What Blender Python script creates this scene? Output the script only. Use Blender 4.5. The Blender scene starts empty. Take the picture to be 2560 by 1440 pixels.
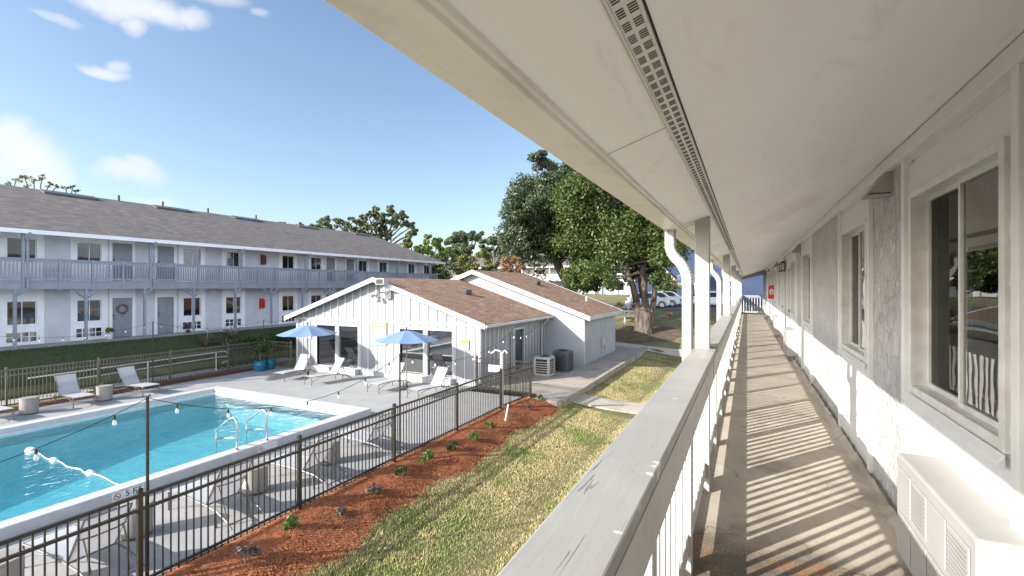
import bpy, math, random
import numpy as np
from mathutils import Vector
random.seed(7); RNG = np.random.default_rng(11)
S = bpy.context.scene
COL = S.collection
PI = math.pi; R = math.radians
G = 4.35            # eye height above the courtyard
F, VX, HY = 1200.0, 1868.0, 716.0
TH = math.atan2(588, 1200); CS, SN = math.cos(TH), math.sin(TH)

def ray(px, py, d):
    """world point seen at photo pixel (px,py), d metres deep"""
    u = (px-1280)/F*d
    return Vector((u*CS-d*SN, u*SN+d*CS, G-(py-HY)/F*d))

# ------------------------------------------------------------ materials
def NN(nt, t, **kw):
    n = nt.nodes.new(t)
    for k, v in kw.items(): setattr(n, k, v)
    return n
def setin(nt, sock, v):
    if hasattr(v, 'is_output') or isinstance(v, bpy.types.NodeSocket): nt.links.new(v, sock)
    else: sock.default_value = v
def math_(nt, op, a, b=None, c=None, clamp=False):
    n = NN(nt, 'ShaderNodeMath', operation=op); n.use_clamp = clamp
    setin(nt, n.inputs[0], a)
    if b is not None: setin(nt, n.inputs[1], b)
    if c is not None: setin(nt, n.inputs[2], c)
    return n.outputs[0]
def c4(c): return (c[0], c[1], c[2], 1)
def mixc(nt, f, a, b, mode='MIX'):
    n = NN(nt, 'ShaderNodeMix', data_type='RGBA', blend_type=mode)
    setin(nt, n.inputs[0], f)
    setin(nt, n.inputs[6], c4(a) if isinstance(a, tuple) else a)
    setin(nt, n.inputs[7], c4(b) if isinstance(b, tuple) else b)
    return n.outputs[2]
def noise(nt, vec, scale, detail=4, rough=.55, dist=0):
    n = NN(nt, 'ShaderNodeTexNoise')
    if vec is not None: nt.links.new(vec, n.inputs['Vector'])
    n.inputs['Scale'].default_value = scale; n.inputs['Detail'].default_value = detail
    n.inputs['Roughness'].default_value = rough; n.inputs['Distortion'].default_value = dist
    return n.outputs['Fac']
def ramp(nt, f, p0, p1):
    n = NN(nt, 'ShaderNodeMapRange'); n.interpolation_type = 'SMOOTHSTEP'
    setin(nt, n.inputs[0], f); n.inputs[1].default_value = p0; n.inputs[2].default_value = p1
    return n.outputs[0]
def scaled(nt, vec, s):
    n = NN(nt, 'ShaderNodeVectorMath', operation='MULTIPLY'); nt.links.new(vec, n.inputs[0]); n.inputs[1].default_value = s
    return n.outputs[0]
def bump(nt, h, strength, dist=.01, normal=None):
    n = NN(nt, 'ShaderNodeBump'); n.inputs['Strength'].default_value = strength; n.inputs['Distance'].default_value = dist
    nt.links.new(h, n.inputs['Height'])
    if normal is not None: nt.links.new(normal, n.inputs['Normal'])
    return n.outputs[0]
def newmat(name):
    m = bpy.data.materials.new(name); m.use_nodes = True; nt = m.node_tree
    b = nt.nodes['Principled BSDF']
    g = NN(nt, 'ShaderNodeNewGeometry')
    return m, nt, b, g.outputs['Position']
def mat(name, c1, c2=None, scale=6, rough=.6, bstr=0, bscale=40, bdist=.01, metal=0, stretch=None, spec=None, dirt=None, dscale=.7, damt=.5):
    """painted/mineral surface: two close tones in noise, optional larger dirt patches and fine bump"""
    m, nt, b, P = newmat(name)
    if stretch: P = scaled(nt, P, stretch)
    c2 = c2 or tuple(x*.86 for x in c1)
    f = ramp(nt, noise(nt, P, scale, 5), .35, .65)
    col = mixc(nt, f, c1, c2)
    if dirt:
        k = ramp(nt, noise(nt, P, dscale, 6, .65), .5, .72)
        col = mixc(nt, math_(nt, 'MULTIPLY', k, damt), col, dirt)
    nt.links.new(col, b.inputs['Base Color'])
    b.inputs['Roughness'].default_value = rough; b.inputs['Metallic'].default_value = metal
    if spec is not None: b.inputs['Specular IOR Level'].default_value = spec
    if bstr: nt.links.new(bump(nt, noise(nt, P, bscale, 4), bstr, bdist), b.inputs['Normal'])
    return m
M = {}
M['siding'] = mat('white_siding', (.70,.70,.695), (.675,.675,.67), 3, .5, .12, 60, .003, dirt=(.45,.43,.40), damt=.12)
M['trim'] = mat('white_trim', (.74,.74,.73), (.71,.71,.70), 5, .45, .1, 50, .003, dirt=(.5,.48,.44), damt=.15, dscale=1.5)
M['soffit'] = mat('soffit_paint', (.93,.93,.915), (.905,.90,.885), 2, .6, .5, 14, .006, stretch=(1,.25,1), dirt=(.62,.58,.5), damt=.35, dscale=.9)
M['gutter'] = mat('gutter_enamel', (.84,.81,.745), (.79,.76,.695), 2.5, .4, .08, 30, .004, dirt=(.42,.37,.3), dscale=4, damt=.3)
M['post'] = mat('post_paint', (.42,.415,.40), (.385,.38,.365), 4, .5, .25, 30, .004, stretch=(1,1,.15), dirt=(.45,.43,.38), damt=.3, dscale=2)
M['baluster'] = mat('baluster_paint', (.53,.525,.51), (.475,.467,.455), 6, .5, .2, 40, .003, dirt=(.5,.47,.4), damt=.3, dscale=3)
M['alum'] = mat('window_aluminium', (.70,.69,.66), (.62,.61,.58), 8, .38, dirt=(.45,.42,.37), damt=.3, dscale=4)
M['grey_paint'] = mat('blue_grey_paint', (.25,.28,.335), (.215,.243,.295), 3, .5, .1, 40, .004)
M['stuccoL'] = mat('pale_stucco', (.56,.585,.64), (.51,.535,.585), 2, .85, .35, 40, .006, dirt=(.42,.43,.45), damt=.25)  # the cool blue of the shade is put into this colour
M['whiteL'] = mat('white_panel', (.80,.815,.85), (.75,.765,.80), 2, .55, .08, 40, .003)
M['doorgrey'] = mat('door_grey', (.235,.265,.30), (.21,.235,.27), 4, .45)
M['dark_metal'] = mat('dark_bronze_metal', (.016,.015,.013), (.025,.022,.018), 8, .35, dirt=(.07,.05,.035), damt=.3, dscale=6)
M['fence_lit'] = M['dark_metal']
M['frame_metal'] = mat('lounger_frame', (.12,.115,.11), (.16,.15,.14), 8, .4)
M['steel'] = mat('stainless', (.75,.74,.72), (.6,.6,.58), 12, .22, metal=1)
M['white_rail'] = mat('galvanised_rail', (.72,.71,.68), (.6,.59,.56), 6, .4)
M['fabric'] = mat('sling_fabric', (.66,.67,.69), (.60,.61,.63), 10, .9, .2, 300, .002)
def sling():
    m = M['fabric']; nt = m.node_tree; b = nt.nodes['Principled BSDF']
    t = NN(nt, 'ShaderNodeBsdfTranslucent'); t.inputs[0].default_value = (.62,.63,.66,1)
    mx = NN(nt, 'ShaderNodeMixShader'); mx.inputs[0].default_value = .5
    nt.links.new(b.outputs[0], mx.inputs[1]); nt.links.new(t.outputs[0], mx.inputs[2]); nt.links.new(mx.outputs[0], nt.nodes['Material Output'].inputs['Surface'])
sling()
M['cover'] = mat('grey_plastic', (.29,.275,.255), (.25,.235,.22), 3, .55, .05, 60, .003)
M['umbrella'] = mat('blue_canvas', (.15,.235,.385), (.13,.21,.35), 4, .9, .15, 200, .002)
M['coping'] = mat('pool_coping', (.50,.50,.505), (.45,.45,.455), 3, .6, .15, 30, .004, dirt=(.5,.48,.44), damt=.4, dscale=1.3)
M['tile_white'] = mat('white_tile', (.78,.78,.76), None, 8, .25)
M['black'] = mat('black_paint', (.02,.02,.02), (.03,.03,.03), 5, .5)
M['red'] = mat('red_enamel', (.55,.03,.02), (.45,.025,.02), 5, .35)
M['clubwhite'] = mat('club_white', (.47,.47,.475), (.43,.43,.435), 2, .55, .1, 40, .003, dirt=(.6,.58,.53), damt=.25)
M['clubgrey'] = mat('club_board', (.25,.26,.275), (.22,.23,.24), 1.5, .6, .15, 20, .004, stretch=(1,1,.2), dirt=(.5,.5,.5), damt=.3)
M['annex'] = mat('annex_render', (.35,.36,.375), (.32,.33,.345), 1.2, .8, .3, 50, .004, dirt=(.48,.48,.47), damt=.3)
M['yellow'] = mat('sign_yellow', (.72,.47,.03), (.66,.43,.03), 4, .5)
M['signgrey'] = mat('sign_grey', (.40,.40,.41), None, 4, .5)
M['signwhite'] = mat('sign_white', (.74,.74,.72), None, 4, .5)
M['pot_blue'] = mat('glazed_blue', (.015,.17,.26), (.01,.12,.21), 3, .2)
M['soil'] = mat('potting_soil', (.05,.035,.025), None, 20, .95)
M['rubber'] = mat('tyre_rubber', (.02,.02,.02), None, 8, .8)
M['car_white'] = mat('car_white', (.74,.75,.76), (.72,.73,.74), 1, .22)
M['car_glass'] = mat('car_glass', (.015,.02,.025), None, 2, .05)
M['lamp_red'] = mat('tail_lamp', (.35,.01,.01), None, 2, .2)
M['condenser'] = mat('condenser_beige', (.52,.49,.43), (.46,.43,.38), 5, .5)
M['condenser_dark'] = mat('condenser_dark', (.07,.085,.10), (.05,.06,.08), 5, .45)
M['pumpkin'] = mat('pumpkin_skin', (.62,.19,.03), (.5,.13,.02), 8, .5)
M['shade_blue_wall'] = mat('shade_blue_render', (.032,.052,.11), (.027,.045,.097), 1, .8, .2, 40, .004)  # deep blue of a shaded wall put into the paint colour
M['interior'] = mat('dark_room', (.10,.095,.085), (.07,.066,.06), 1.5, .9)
M['blind'] = mat('vertical_blind', (.30,.27,.23), (.24,.215,.18), 6, .7)
M['glassd'] = None
M['straw_stem'] = mat('bare_stem', (.22,.17,.11), (.16,.12,.08), 6, .9)
M['bark'] = mat('oak_bark', (.15,.12,.092), (.055,.043,.034), 5, .95, 1.0, 9, .05, stretch=(1,1,.25))
M['bark_far'] = mat('grey_bark', (.15,.125,.10), (.08,.068,.055), 3, .95)
M['asphalt'] = mat('asphalt', (.09,.09,.095), (.07,.07,.075), 4, .9, .3, 60, .005, dirt=(.15,.145,.14))
M['ivory'] = mat('ivory_plastic', (.37,.365,.355), (.345,.34,.33), 3, .5, .05, 40, .002, dirt=(.5,.46,.38), damt=.2, dscale=2)
M['lampglass'] = mat('frosted_glass', (.75,.72,.62), None, 4, .3)
M['vent_white'] = mat('vent_enamel', (.72,.71,.67), (.66,.65,.61), 5, .45, dirt=(.45,.4,.33), damt=.3, dscale=3)

def specks(m, col, scale, thr, amt):
    nt = m.node_tree; b = nt.nodes['Principled BSDF']; src = b.inputs['Base Color'].links[0].from_socket
    P = NN(nt, 'ShaderNodeNewGeometry').outputs['Position']
    v = NN(nt, 'ShaderNodeTexVoronoi'); nt.links.new(P, v.inputs['Vector']); v.inputs['Scale'].default_value = scale
    k = math_(nt, 'MULTIPLY', ramp(nt, v.outputs['Distance'], thr, thr*.5), ramp(nt, noise(nt, P, 1.7, 3), .48, .56))
    st = ramp(nt, noise(nt, scaled(nt, P, (2.2, .5, 2.2)), 2.2, 7, .7, 1), .56, .70)
    c = mixc(nt, math_(nt, 'MULTIPLY', st, amt*.28), src, col)
    nt.links.new(mixc(nt, math_(nt, 'MULTIPLY', k, amt), c, col), b.inputs['Base Color'])
specks(M['soffit'], (.42,.37,.30), 7, .06, .6); specks(M['gutter'], (.30,.25,.18), 9, .07, .7)
specks(M['post'], (.22,.19,.15), 8, .05, .6); specks(M['baluster'], (.2,.18,.14), 9, .05, .6); specks(M['ivory'], (.35,.31,.25), 8, .04, .5)
def concrete(name, c1, c2, dirt, dsc=.8, damt=.6, cracks=True, agg=0):
    m, nt, b, P = newmat(name)
    col = mixc(nt, ramp(nt, noise(nt, P, 1.6, 6, .6), .35, .65), c1, c2)
    col = mixc(nt, math_(nt, 'MULTIPLY', ramp(nt, noise(nt, P, dsc, 7, .68, .6), .5, .68), damt), col, dirt)
    fine = noise(nt, P, 90, 3)
    col = mixc(nt, math_(nt, 'MULTIPLY', ramp(nt, fine, .35, .7), .25), col, tuple(x*.55 for x in c1))
    if cracks:
        v = NN(nt, 'ShaderNodeTexVoronoi', feature='DISTANCE_TO_EDGE'); v.inputs['Scale'].default_value = .9
        w = NN(nt, 'ShaderNodeVectorMath', operation='ADD'); nt.links.new(P, w.inputs[0])
        nz = NN(nt, 'ShaderNodeTexNoise'); nt.links.new(P, nz.inputs['Vector']); nz.inputs['Scale'].default_value = 3
        sc = NN(nt, 'ShaderNodeVectorMath', operation='SCALE'); nt.links.new(nz.outputs['Color'], sc.inputs[0]); sc.inputs['Scale'].default_value = .35
        nt.links.new(sc.outputs[0], w.inputs[1]); nt.links.new(w.outputs[0], v.inputs['Vector'])
        k = math_(nt, 'LESS_THAN', v.outputs['Distance'], .0035)
        k = math_(nt, 'MULTIPLY', k, ramp(nt, noise(nt, P, .7, 2), .5, .55))
        col = mixc(nt, math_(nt, 'MULTIPLY', k, .6), col, tuple(x*.4 for x in dirt))
    h = fine
    if agg:
        # worn patch with exposed aggregate towards the near end of the walkway
        sx = NN(nt, 'ShaderNodeSeparateXYZ'); nt.links.new(P, sx.inputs[0])
        near = ramp(nt, math_(nt, 'ADD', sx.outputs['Y'], math_(nt, 'MULTIPLY', noise(nt, P, 1.3, 5, .6), 2.4)), 5.2, 4.2)
        vo = NN(nt, 'ShaderNodeTexVoronoi'); nt.links.new(P, vo.inputs['Vector']); vo.inputs['Scale'].default_value = 85
        st = mixc(nt, ramp(nt, vo.outputs['Distance'], .1, .6), (.36,.25,.15), (.05,.04,.03))
        st = mixc(nt, ramp(nt, noise(nt, P, 2.2, 5, .65), .45, .62), st, (.045,.038,.03))
        rust = math_(nt, 'MULTIPLY', ramp(nt, noise(nt, P, 3.1, 4), .56, .68), near)
        col = mixc(nt, math_(nt, 'MULTIPLY', near, .82), col, st)
        col = mixc(nt, math_(nt, 'MULTIPLY', rust, .55), col, (.30,.13,.05))
        hm = NN(nt, 'ShaderNodeMix', data_type='FLOAT'); nt.links.new(near, hm.inputs[0]); nt.links.new(fine, hm.inputs[2]); nt.links.new(vo.outputs['Distance'], hm.inputs[3])
        h = hm.outputs[0]
    nt.links.new(col, b.inputs['Base Color']); b.inputs['Roughness'].default_value = .85
    nt.links.new(bump(nt, h, .35, .008), b.inputs['Normal'])
    return m
M['walk'] = concrete('walkway_concrete', (.50,.445,.365), (.42,.37,.295), (.20,.165,.12), .9, .6, True, 1)
M['deck'] = concrete('pool_deck_concrete', (.33,.33,.33), (.29,.29,.29), (.31,.305,.30), .6, .45, False)
M['path'] = concrete('path_concrete', (.50,.45,.38), (.43,.385,.32), (.26,.22,.17), .9, .5)
M['slab'] = concrete('old_slab', (.40,.355,.30), (.33,.29,.24), (.16,.135,.11), .8, .7)
M['terr'] = concrete('terrace_concrete', (.42,.38,.34), (.36,.33,.29), (.25,.22,.19), .8, .5)

def stucco():
    m, nt, b, P = newmat('skip_trowel_stucco')
    Q = scaled(nt, P, (1, 1, .55))
    n1 = noise(nt, Q, 9, 5, .62, 1.6); n2 = noise(nt, Q, 24, 4, .6, .8)
    v = NN(nt, 'ShaderNodeTexVoronoi', feature='DISTANCE_TO_EDGE'); v.inputs['Scale'].default_value = 7
    w = NN(nt, 'ShaderNodeVectorMath', operation='ADD'); nt.links.new(Q, w.inputs[0])
    nz = NN(nt, 'ShaderNodeTexNoise'); nt.links.new(Q, nz.inputs['Vector']); nz.inputs['Scale'].default_value = 6; nz.inputs['Detail'].default_value = 4
    sc = NN(nt, 'ShaderNodeVectorMath', operation='SCALE'); nt.links.new(nz.outputs['Color'], sc.inputs[0]); sc.inputs['Scale'].default_value = .5
    nt.links.new(sc.outputs[0], w.inputs[1]); nt.links.new(w.outputs[0], v.inputs['Vector'])
    ridge = ramp(nt, v.outputs['Distance'], .07, .0)
    plates = ramp(nt, n1, .46, .54)
    h = math_(nt, 'ADD', math_(nt, 'MULTIPLY', plates, .6), math_(nt, 'MULTIPLY', n2, .35))
    h = math_(nt, 'SUBTRACT', h, math_(nt, 'MULTIPLY', ridge, .5))
    col = mixc(nt, ramp(nt, noise(nt, P, 2, 4), .35, .65), (.60,.595,.59), (.54,.535,.53))
    col = mixc(nt, math_(nt, 'MULTIPLY', math_(nt, 'MULTIPLY', ridge, ramp(nt, n2, .45, .6)), .55), col, (.25,.24,.225))
    nt.links.new(col, b.inputs['Base Color']); b.inputs['Roughness'].default_value = .8
    nt.links.new(bump(nt, h, .8, .022), b.inputs['Normal'])
    return m
M['stucco'] = stucco()

def capwood():
    m, nt, b, P = newmat('weathered_painted_board')
    Q = scaled(nt, P, (1, .045, 1))
    g1 = noise(nt, Q, 60, 5, .6, .4); g2 = noise(nt, Q, 16, 5, .6, .8)
    col = mixc(nt, ramp(nt, noise(nt, P, 3, 5), .35, .65), (.36,.355,.345), (.31,.305,.295))
    g3 = noise(nt, scaled(nt, P, (1, .06, 1)), 45, 4, .55, 1.2)
    crack = math_(nt, 'MULTIPLY', ramp(nt, g3, .36, .335), ramp(nt, noise(nt, P, 2.2, 3), .5, .6))
    col = mixc(nt, math_(nt, 'MULTIPLY', crack, .75), col, (.12,.115,.10))
    spots = ramp(nt, noise(nt, P, 11, 2, .5), .70, .735)
    col = mixc(nt, math_(nt, 'MULTIPLY', spots, .6), col, (.76,.76,.74))
    vo = NN(nt, 'ShaderNodeTexVoronoi'); nt.links.new(P, vo.inputs['Vector']); vo.inputs['Scale'].default_value = 5
    chip = math_(nt, 'LESS_THAN', vo.outputs['Distance'], .045)
    col = mixc(nt, math_(nt, 'MULTIPLY', chip, .6), col, (.16,.15,.13))
    nt.links.new(col, b.inputs['Base Color']); b.inputs['Roughness'].default_value = .45
    h = math_(nt, 'ADD', math_(nt, 'MULTIPLY', g1, .4), math_(nt, 'MULTIPLY', g2, .6))
    h = math_(nt, 'SUBTRACT', h, crack)
    nt.links.new(bump(nt, h, .35, .006), b.inputs['Normal'])
    return m
M['cap'] = capwood()

def shingles(name, c1, c2, c3, green=None):
    m, nt, b, P = newmat(name)
    s = NN(nt, 'ShaderNodeSeparateXYZ'); nt.links.new(P, s.inputs[0])
    c = NN(nt, 'ShaderNodeCombineXYZ'); nt.links.new(s.outputs['Y'], c.inputs[0]); nt.links.new(math_(nt, 'MULTIPLY', s.outputs['X'], 1.055), c.inputs[1])
    w = NN(nt, 'ShaderNodeVectorMath', operation='ADD'); nt.links.new(c.outputs[0], w.inputs[0])
    nz = NN(nt, 'ShaderNodeTexNoise'); nt.links.new(P, nz.inputs['Vector']); nz.inputs['Scale'].default_value = 5
    sc = NN(nt, 'ShaderNodeVectorMath', operation='SCALE'); nt.links.new(nz.outputs['Color'], sc.inputs[0]); sc.inputs['Scale'].default_value = .05
    nt.links.new(sc.outputs[0], w.inputs[1])
    br = NN(nt, 'ShaderNodeTexBrick'); nt.links.new(w.outputs[0], br.inputs['Vector'])
    br.inputs['Scale'].default_value = 1; br.inputs['Brick Width'].default_value = .30; br.inputs['Row Height'].default_value = .142
    br.inputs['Mortar Size'].default_value = .012; br.inputs['Bias'].default_value = 0; br.offset = .37
    br.inputs['Color1'].default_value = c4(c1); br.inputs['Color2'].default_value = c4(c2); br.inputs['Mortar'].default_value = c4(tuple(x*.3 for x in c3))
    col = mixc(nt, ramp(nt, noise(nt, P, 1.1, 6, .65), .4, .66), br.outputs['Color'], c3)
    col2 = mixc(nt, .55, br.outputs['Color'], col)
    col2 = mixc(nt, math_(nt, 'MULTIPLY', ramp(nt, noise(nt, P, 70, 2), .4, .65), .35), col2, tuple(x*.5 for x in c1))
    col2 = mixc(nt, math_(nt, 'MULTIPLY', ramp(nt, noise(nt, scaled(nt, P, (.12,1,.12)), .8, 4), .5, .7), .3), col2, tuple(x*.62 for x in c1))
    blot = noise(nt, scaled(nt, P, (1, .38, 1)), 4.2, 4, .6, .5)
    col2 = mixc(nt, math_(nt, 'MULTIPLY', ramp(nt, blot, .50, .62), .6), col2, tuple(x*.42 for x in c1))
    col2 = mixc(nt, math_(nt, 'MULTIPLY', ramp(nt, blot, .46, .36), .45), col2, tuple(min(1, x*1.35) for x in c1))
    if green: col2 = mixc(nt, math_(nt, 'MULTIPLY', ramp(nt, noise(nt, P, .9, 5), .56, .7), .35), col2, green)
    nt.links.new(col2, b.inputs['Base Color']); b.inputs['Roughness'].default_value = .9
    # each course thickens towards its lower edge
    nt.links.new(bump(nt, math_(nt, 'ADD', br.outputs['Fac'], math_(nt, 'MULTIPLY', noise(nt, P, 30, 3), .8)), .6, .012), b.inputs['Normal'])
    return m
M['roof_grey'] = shingles('weathered_grey_shingles', (.175,.155,.145), (.11,.10,.096), (.145,.125,.112))
M['roof_brown'] = shingles('brown_shingles', (.34,.205,.13), (.215,.125,.078), (.285,.17,.105), (.26,.20,.09))

def ground_mat(name, greens, dry, big=.35, amt=.6):
    m, nt, b, P = newmat(name)
    col = mixc(nt, ramp(nt, noise(nt, P, 14, 5, .65), .35, .65), greens[0], greens[1])
    col = mixc(nt, math_(nt, 'MULTIPLY', ramp(nt, noise(nt, P, big, 7, .66), .44, .62), amt), col, dry)
    col = mixc(nt, math_(nt, 'MULTIPLY', ramp(nt, noise(nt, P, 60, 3), .45, .7), .4), col, tuple(x*.45 for x in greens[0]))
    nt.links.new(col, b.inputs['Base Color']); b.inputs['Roughness'].default_value = .95
    nt.links.new(bump(nt, noise(nt, P, 45, 4), .6, .03), b.inputs['Normal'])
    return m
M['grass_ground'] = ground_mat('turf', ((.10,.115,.035), (.16,.15,.06)), (.27,.205,.105), .5, .65)
M['bank'] = ground_mat('bank_turf_with_shade', ((.045,.065,.022), (.065,.08,.03)), (.085,.085,.045), .6, .4)  # the long building's shade is put into this darker turf colour
M['shade_litter'] = ground_mat('litter_with_tree_shade', ((.06,.045,.03), (.10,.075,.045)), (.20,.12,.06), 1.5, .5)  # tree shade put into the dark tones, brown leaf patches among them
M['mulch'] = ground_mat('pine_straw_bed', ((.14,.04,.018), (.09,.026,.012)), (.06,.022,.012), 1.1, .6)

def straw_mat():
    m, nt, b, P = newmat('pine_straw')
    g = NN(nt, 'ShaderNodeNewGeometry'); r = g.outputs['Random Per Island']
    col = mixc(nt, r, (.74,.26,.09), (.24,.062,.025))
    col = mixc(nt, math_(nt, 'MULTIPLY', math_(nt, 'GREATER_THAN', math_(nt, 'FRACT', math_(nt, 'MULTIPLY', r, 37.3)), .80), .8), col, (.62,.33,.17))
    col = mixc(nt, math_(nt, 'MULTIPLY', ramp(nt, noise(nt, P, 1.0, 5, .6), .5, .66), .55), col, (.12,.055,.03))
    nt.links.new(col, b.inputs['Base Color']); b.inputs['Roughness'].default_value = .7
    return m
M['straw'] = straw_mat()
def blade_mat():
    m, nt, b, P = newmat('grass_blades')
    g = NN(nt, 'ShaderNodeNewGeometry'); r = g.outputs['Random Per Island']
    gr = mixc(nt, r, (.25,.32,.07), (.15,.215,.042)); dry = mixc(nt, r, (.66,.54,.29), (.50,.39,.20))
    f = math_(nt, 'ADD', ramp(nt, noise(nt, P, .55, 6, .62), .33, .56), math_(nt, 'MULTIPLY', math_(nt, 'SUBTRACT', math_(nt, 'FRACT', math_(nt, 'MULTIPLY', r, 53.7)), .5), .9), clamp=True)
    nt.links.new(mixc(nt, f, gr, dry), b.inputs['Base Color']); b.inputs['Roughness'].default_value = .6
    return m
M['blade'] = blade_mat()

def leaf_mat(name, dark, light, accent=None, tr=.3, rough=.5):
    m, nt, b, P = newmat(name)
    g = NN(nt, 'ShaderNodeNewGeometry'); r = g.outputs['Random Per Island']
    col = mixc(nt, r, dark, light)
    if accent: col = mixc(nt, math_(nt, 'GREATER_THAN', math_(nt, 'FRACT', math_(nt, 'MULTIPLY', r, 91.7)), .82), col, accent)
    nt.links.new(col, b.inputs['Base Color']); b.inputs['Roughness'].default_value = rough
    t = NN(nt, 'ShaderNodeBsdfTranslucent'); nt.links.new(col, t.inputs['Color'])
    mx = NN(nt, 'ShaderNodeMixShader'); mx.inputs[0].default_value = tr
    nt.links.new(b.outputs[0], mx.inputs[1]); nt.links.new(t.outputs[0], mx.inputs[2])
    nt.links.new(mx.outputs[0], nt.nodes['Material Output'].inputs['Surface'])
    return m
M['leaf_bright'] = leaf_mat('glossy_leaf', (.022,.042,.008), (.092,.135,.026), (.15,.18,.048))
M['leaf_dark'] = leaf_mat('dark_leaf', (.025,.045,.018), (.085,.115,.048), (.13,.155,.075))
M['leaf_oak'] = leaf_mat('oak_leaf', (.045,.065,.026), (.13,.16,.065), (.18,.19,.07))
M['leaf_far'] = leaf_mat('far_leaf', (.055,.08,.035), (.14,.175,.075))
M['leaf_olive'] = leaf_mat('olive_leaf', (.10,.12,.03), (.22,.23,.07))
M['leaf_lime'] = leaf_mat('lime_leaf', (.10,.16,.02), (.22,.29,.05))
M['leaf_rust'] = leaf_mat('rust_leaf', (.22,.085,.035), (.33,.17,.06), (.20,.17,.06))
M['leaf_gold'] = leaf_mat('gold_leaf', (.25,.19,.03), (.42,.31,.06), (.16,.2,.05))
M['leaf_hedge'] = leaf_mat('hedge_leaf', (.025,.055,.012), (.08,.14,.03))
M['leaf_shrub'] = leaf_mat('shrub_leaf', (.06,.12,.02), (.17,.29,.05))
M['leaf_dry'] = leaf_mat('dry_leaf', (.10,.09,.08), (.22,.20,.17))
M['bankblade'] = leaf_mat('bank_blades_with_shade', (.03,.05,.015), (.08,.10,.035))  # blades coloured dark to carry the same building shade
M['leaf_strap'] = leaf_mat('strap_leaf', (.10,.09,.05), (.32,.29,.19))

def glass(name, tint, ior, dark=0):
    m, nt, b, P = newmat(name); nt.nodes.remove(b)
    t = NN(nt, 'ShaderNodeBsdfTransparent'); t.inputs[0].default_value = c4(tint)
    g = NN(nt, 'ShaderNodeBsdfGlossy'); g.inputs['Roughness'].default_value = .012; g.inputs[0].default_value = (.95,.96,.96,1)
    fr = NN(nt, 'ShaderNodeFresnel'); fr.inputs[0].default_value = ior
    nt.links.new(bump(nt, noise(nt, P, 2.2, 2), .035, .03), g.inputs['Normal'])
    mx = NN(nt, 'ShaderNodeMixShader'); nt.links.new(fr.outputs[0], mx.inputs[0])
    nt.links.new(t.outputs[0], mx.inputs[1]); nt.links.new(g.outputs[0], mx.inputs[2])
    nt.links.new(mx.outputs[0], nt.nodes['Material Output'].inputs['Surface'])
    return m
M['pane'] = glass('window_glass', (.55,.56,.55), 2.1)
M['screen'] = glass('screened_glass', (.30,.30,.30), 1.15)
def dark_glass(name, c, ior, wav=.02):
    m, nt, b, P = newmat(name)
    b.inputs['Base Color'].default_value = c4(c); b.inputs['Roughness'].default_value = .03; b.inputs['IOR'].default_value = ior
    nt.links.new(bump(nt, noise(nt, P, 1.6, 2), wav, .05), b.inputs['Normal'])
    return m
M['glassd'] = dark_glass('reflective_window', (.02,.022,.025), 2.3)
M['glassL'] = dark_glass('dim_window', (.012,.012,.012), 1.75)
M['bulb'] = glass('bulb_glass', (.92,.93,.92), 1.7)

def water():
    m, nt, b, P = newmat('pool_water'); nt.nodes.remove(b)
    h = math_(nt, 'ADD', noise(nt, scaled(nt, P, (1,1,1)), 2.6, 3, .5, .6), math_(nt, 'MULTIPLY', noise(nt, P, 9, 2, .5, .4), .35))
    nm = bump(nt, h, .36, .14)
    t = NN(nt, 'ShaderNodeBsdfTransparent'); t.inputs[0].default_value = (.97,.99,1,1)
    d = NN(nt, 'ShaderNodeBsdfDiffuse'); d.inputs[0].default_value = (.04,.52,.68,1); nt.links.new(nm, d.inputs['Normal'])
    m1 = NN(nt, 'ShaderNodeMixShader'); m1.inputs[0].default_value = .20
    nt.links.new(t.outputs[0], m1.inputs[1]); nt.links.new(d.outputs[0], m1.inputs[2])
    g = NN(nt, 'ShaderNodeBsdfGlossy'); g.inputs['Roughness'].default_value = .02; nt.links.new(nm, g.inputs['Normal'])
    fr = NN(nt, 'ShaderNodeFresnel'); fr.inputs[0].default_value = 1.33; nt.links.new(nm, fr.inputs['Normal'])
    gb = NN(nt, 'ShaderNodeNewGeometry')      # no mirror on the underside of the surface
    m2 = NN(nt, 'ShaderNodeMixShader'); nt.links.new(math_(nt, 'MULTIPLY', fr.outputs[0], math_(nt, 'SUBTRACT', 1.0, gb.outputs['Backfacing'])), m2.inputs[0])
    nt.links.new(m1.outputs[0], m2.inputs[1]); nt.links.new(g.outputs[0], m2.inputs[2])
    nt.links.new(m2.outputs[0], nt.nodes['Material Output'].inputs['Surface'])
    va = NN(nt, 'ShaderNodeVolumeAbsorption'); va.inputs['Color'].default_value = (.16,.86,.95,1); va.inputs['Density'].default_value = .20
    nt.links.new(va.outputs[0], nt.nodes['Material Output'].inputs['Volume'])
    return m
M['water'] = water()
def plaster():
    m, nt, b, P = newmat('pool_plaster')
    w = NN(nt, 'ShaderNodeTexNoise'); nt.links.new(P, w.inputs['Vector']); w.inputs['Scale'].default_value = 2.0
    ad = NN(nt, 'ShaderNodeVectorMath', operation='ADD'); nt.links.new(P, ad.inputs[0])
    sc = NN(nt, 'ShaderNodeVectorMath', operation='SCALE'); nt.links.new(w.outputs['Color'], sc.inputs[0]); sc.inputs['Scale'].default_value = .5
    nt.links.new(sc.outputs[0], ad.inputs[1])
    col = mixc(nt, ramp(nt, noise(nt, ad.outputs[0], 3.5, 4), .3, .7), (.26,.345,.36), (.20,.285,.305))
    nt.links.new(col, b.inputs['Base Color']); b.inputs['Roughness'].default_value = .8
    return m
M['plaster'] = plaster()

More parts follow.
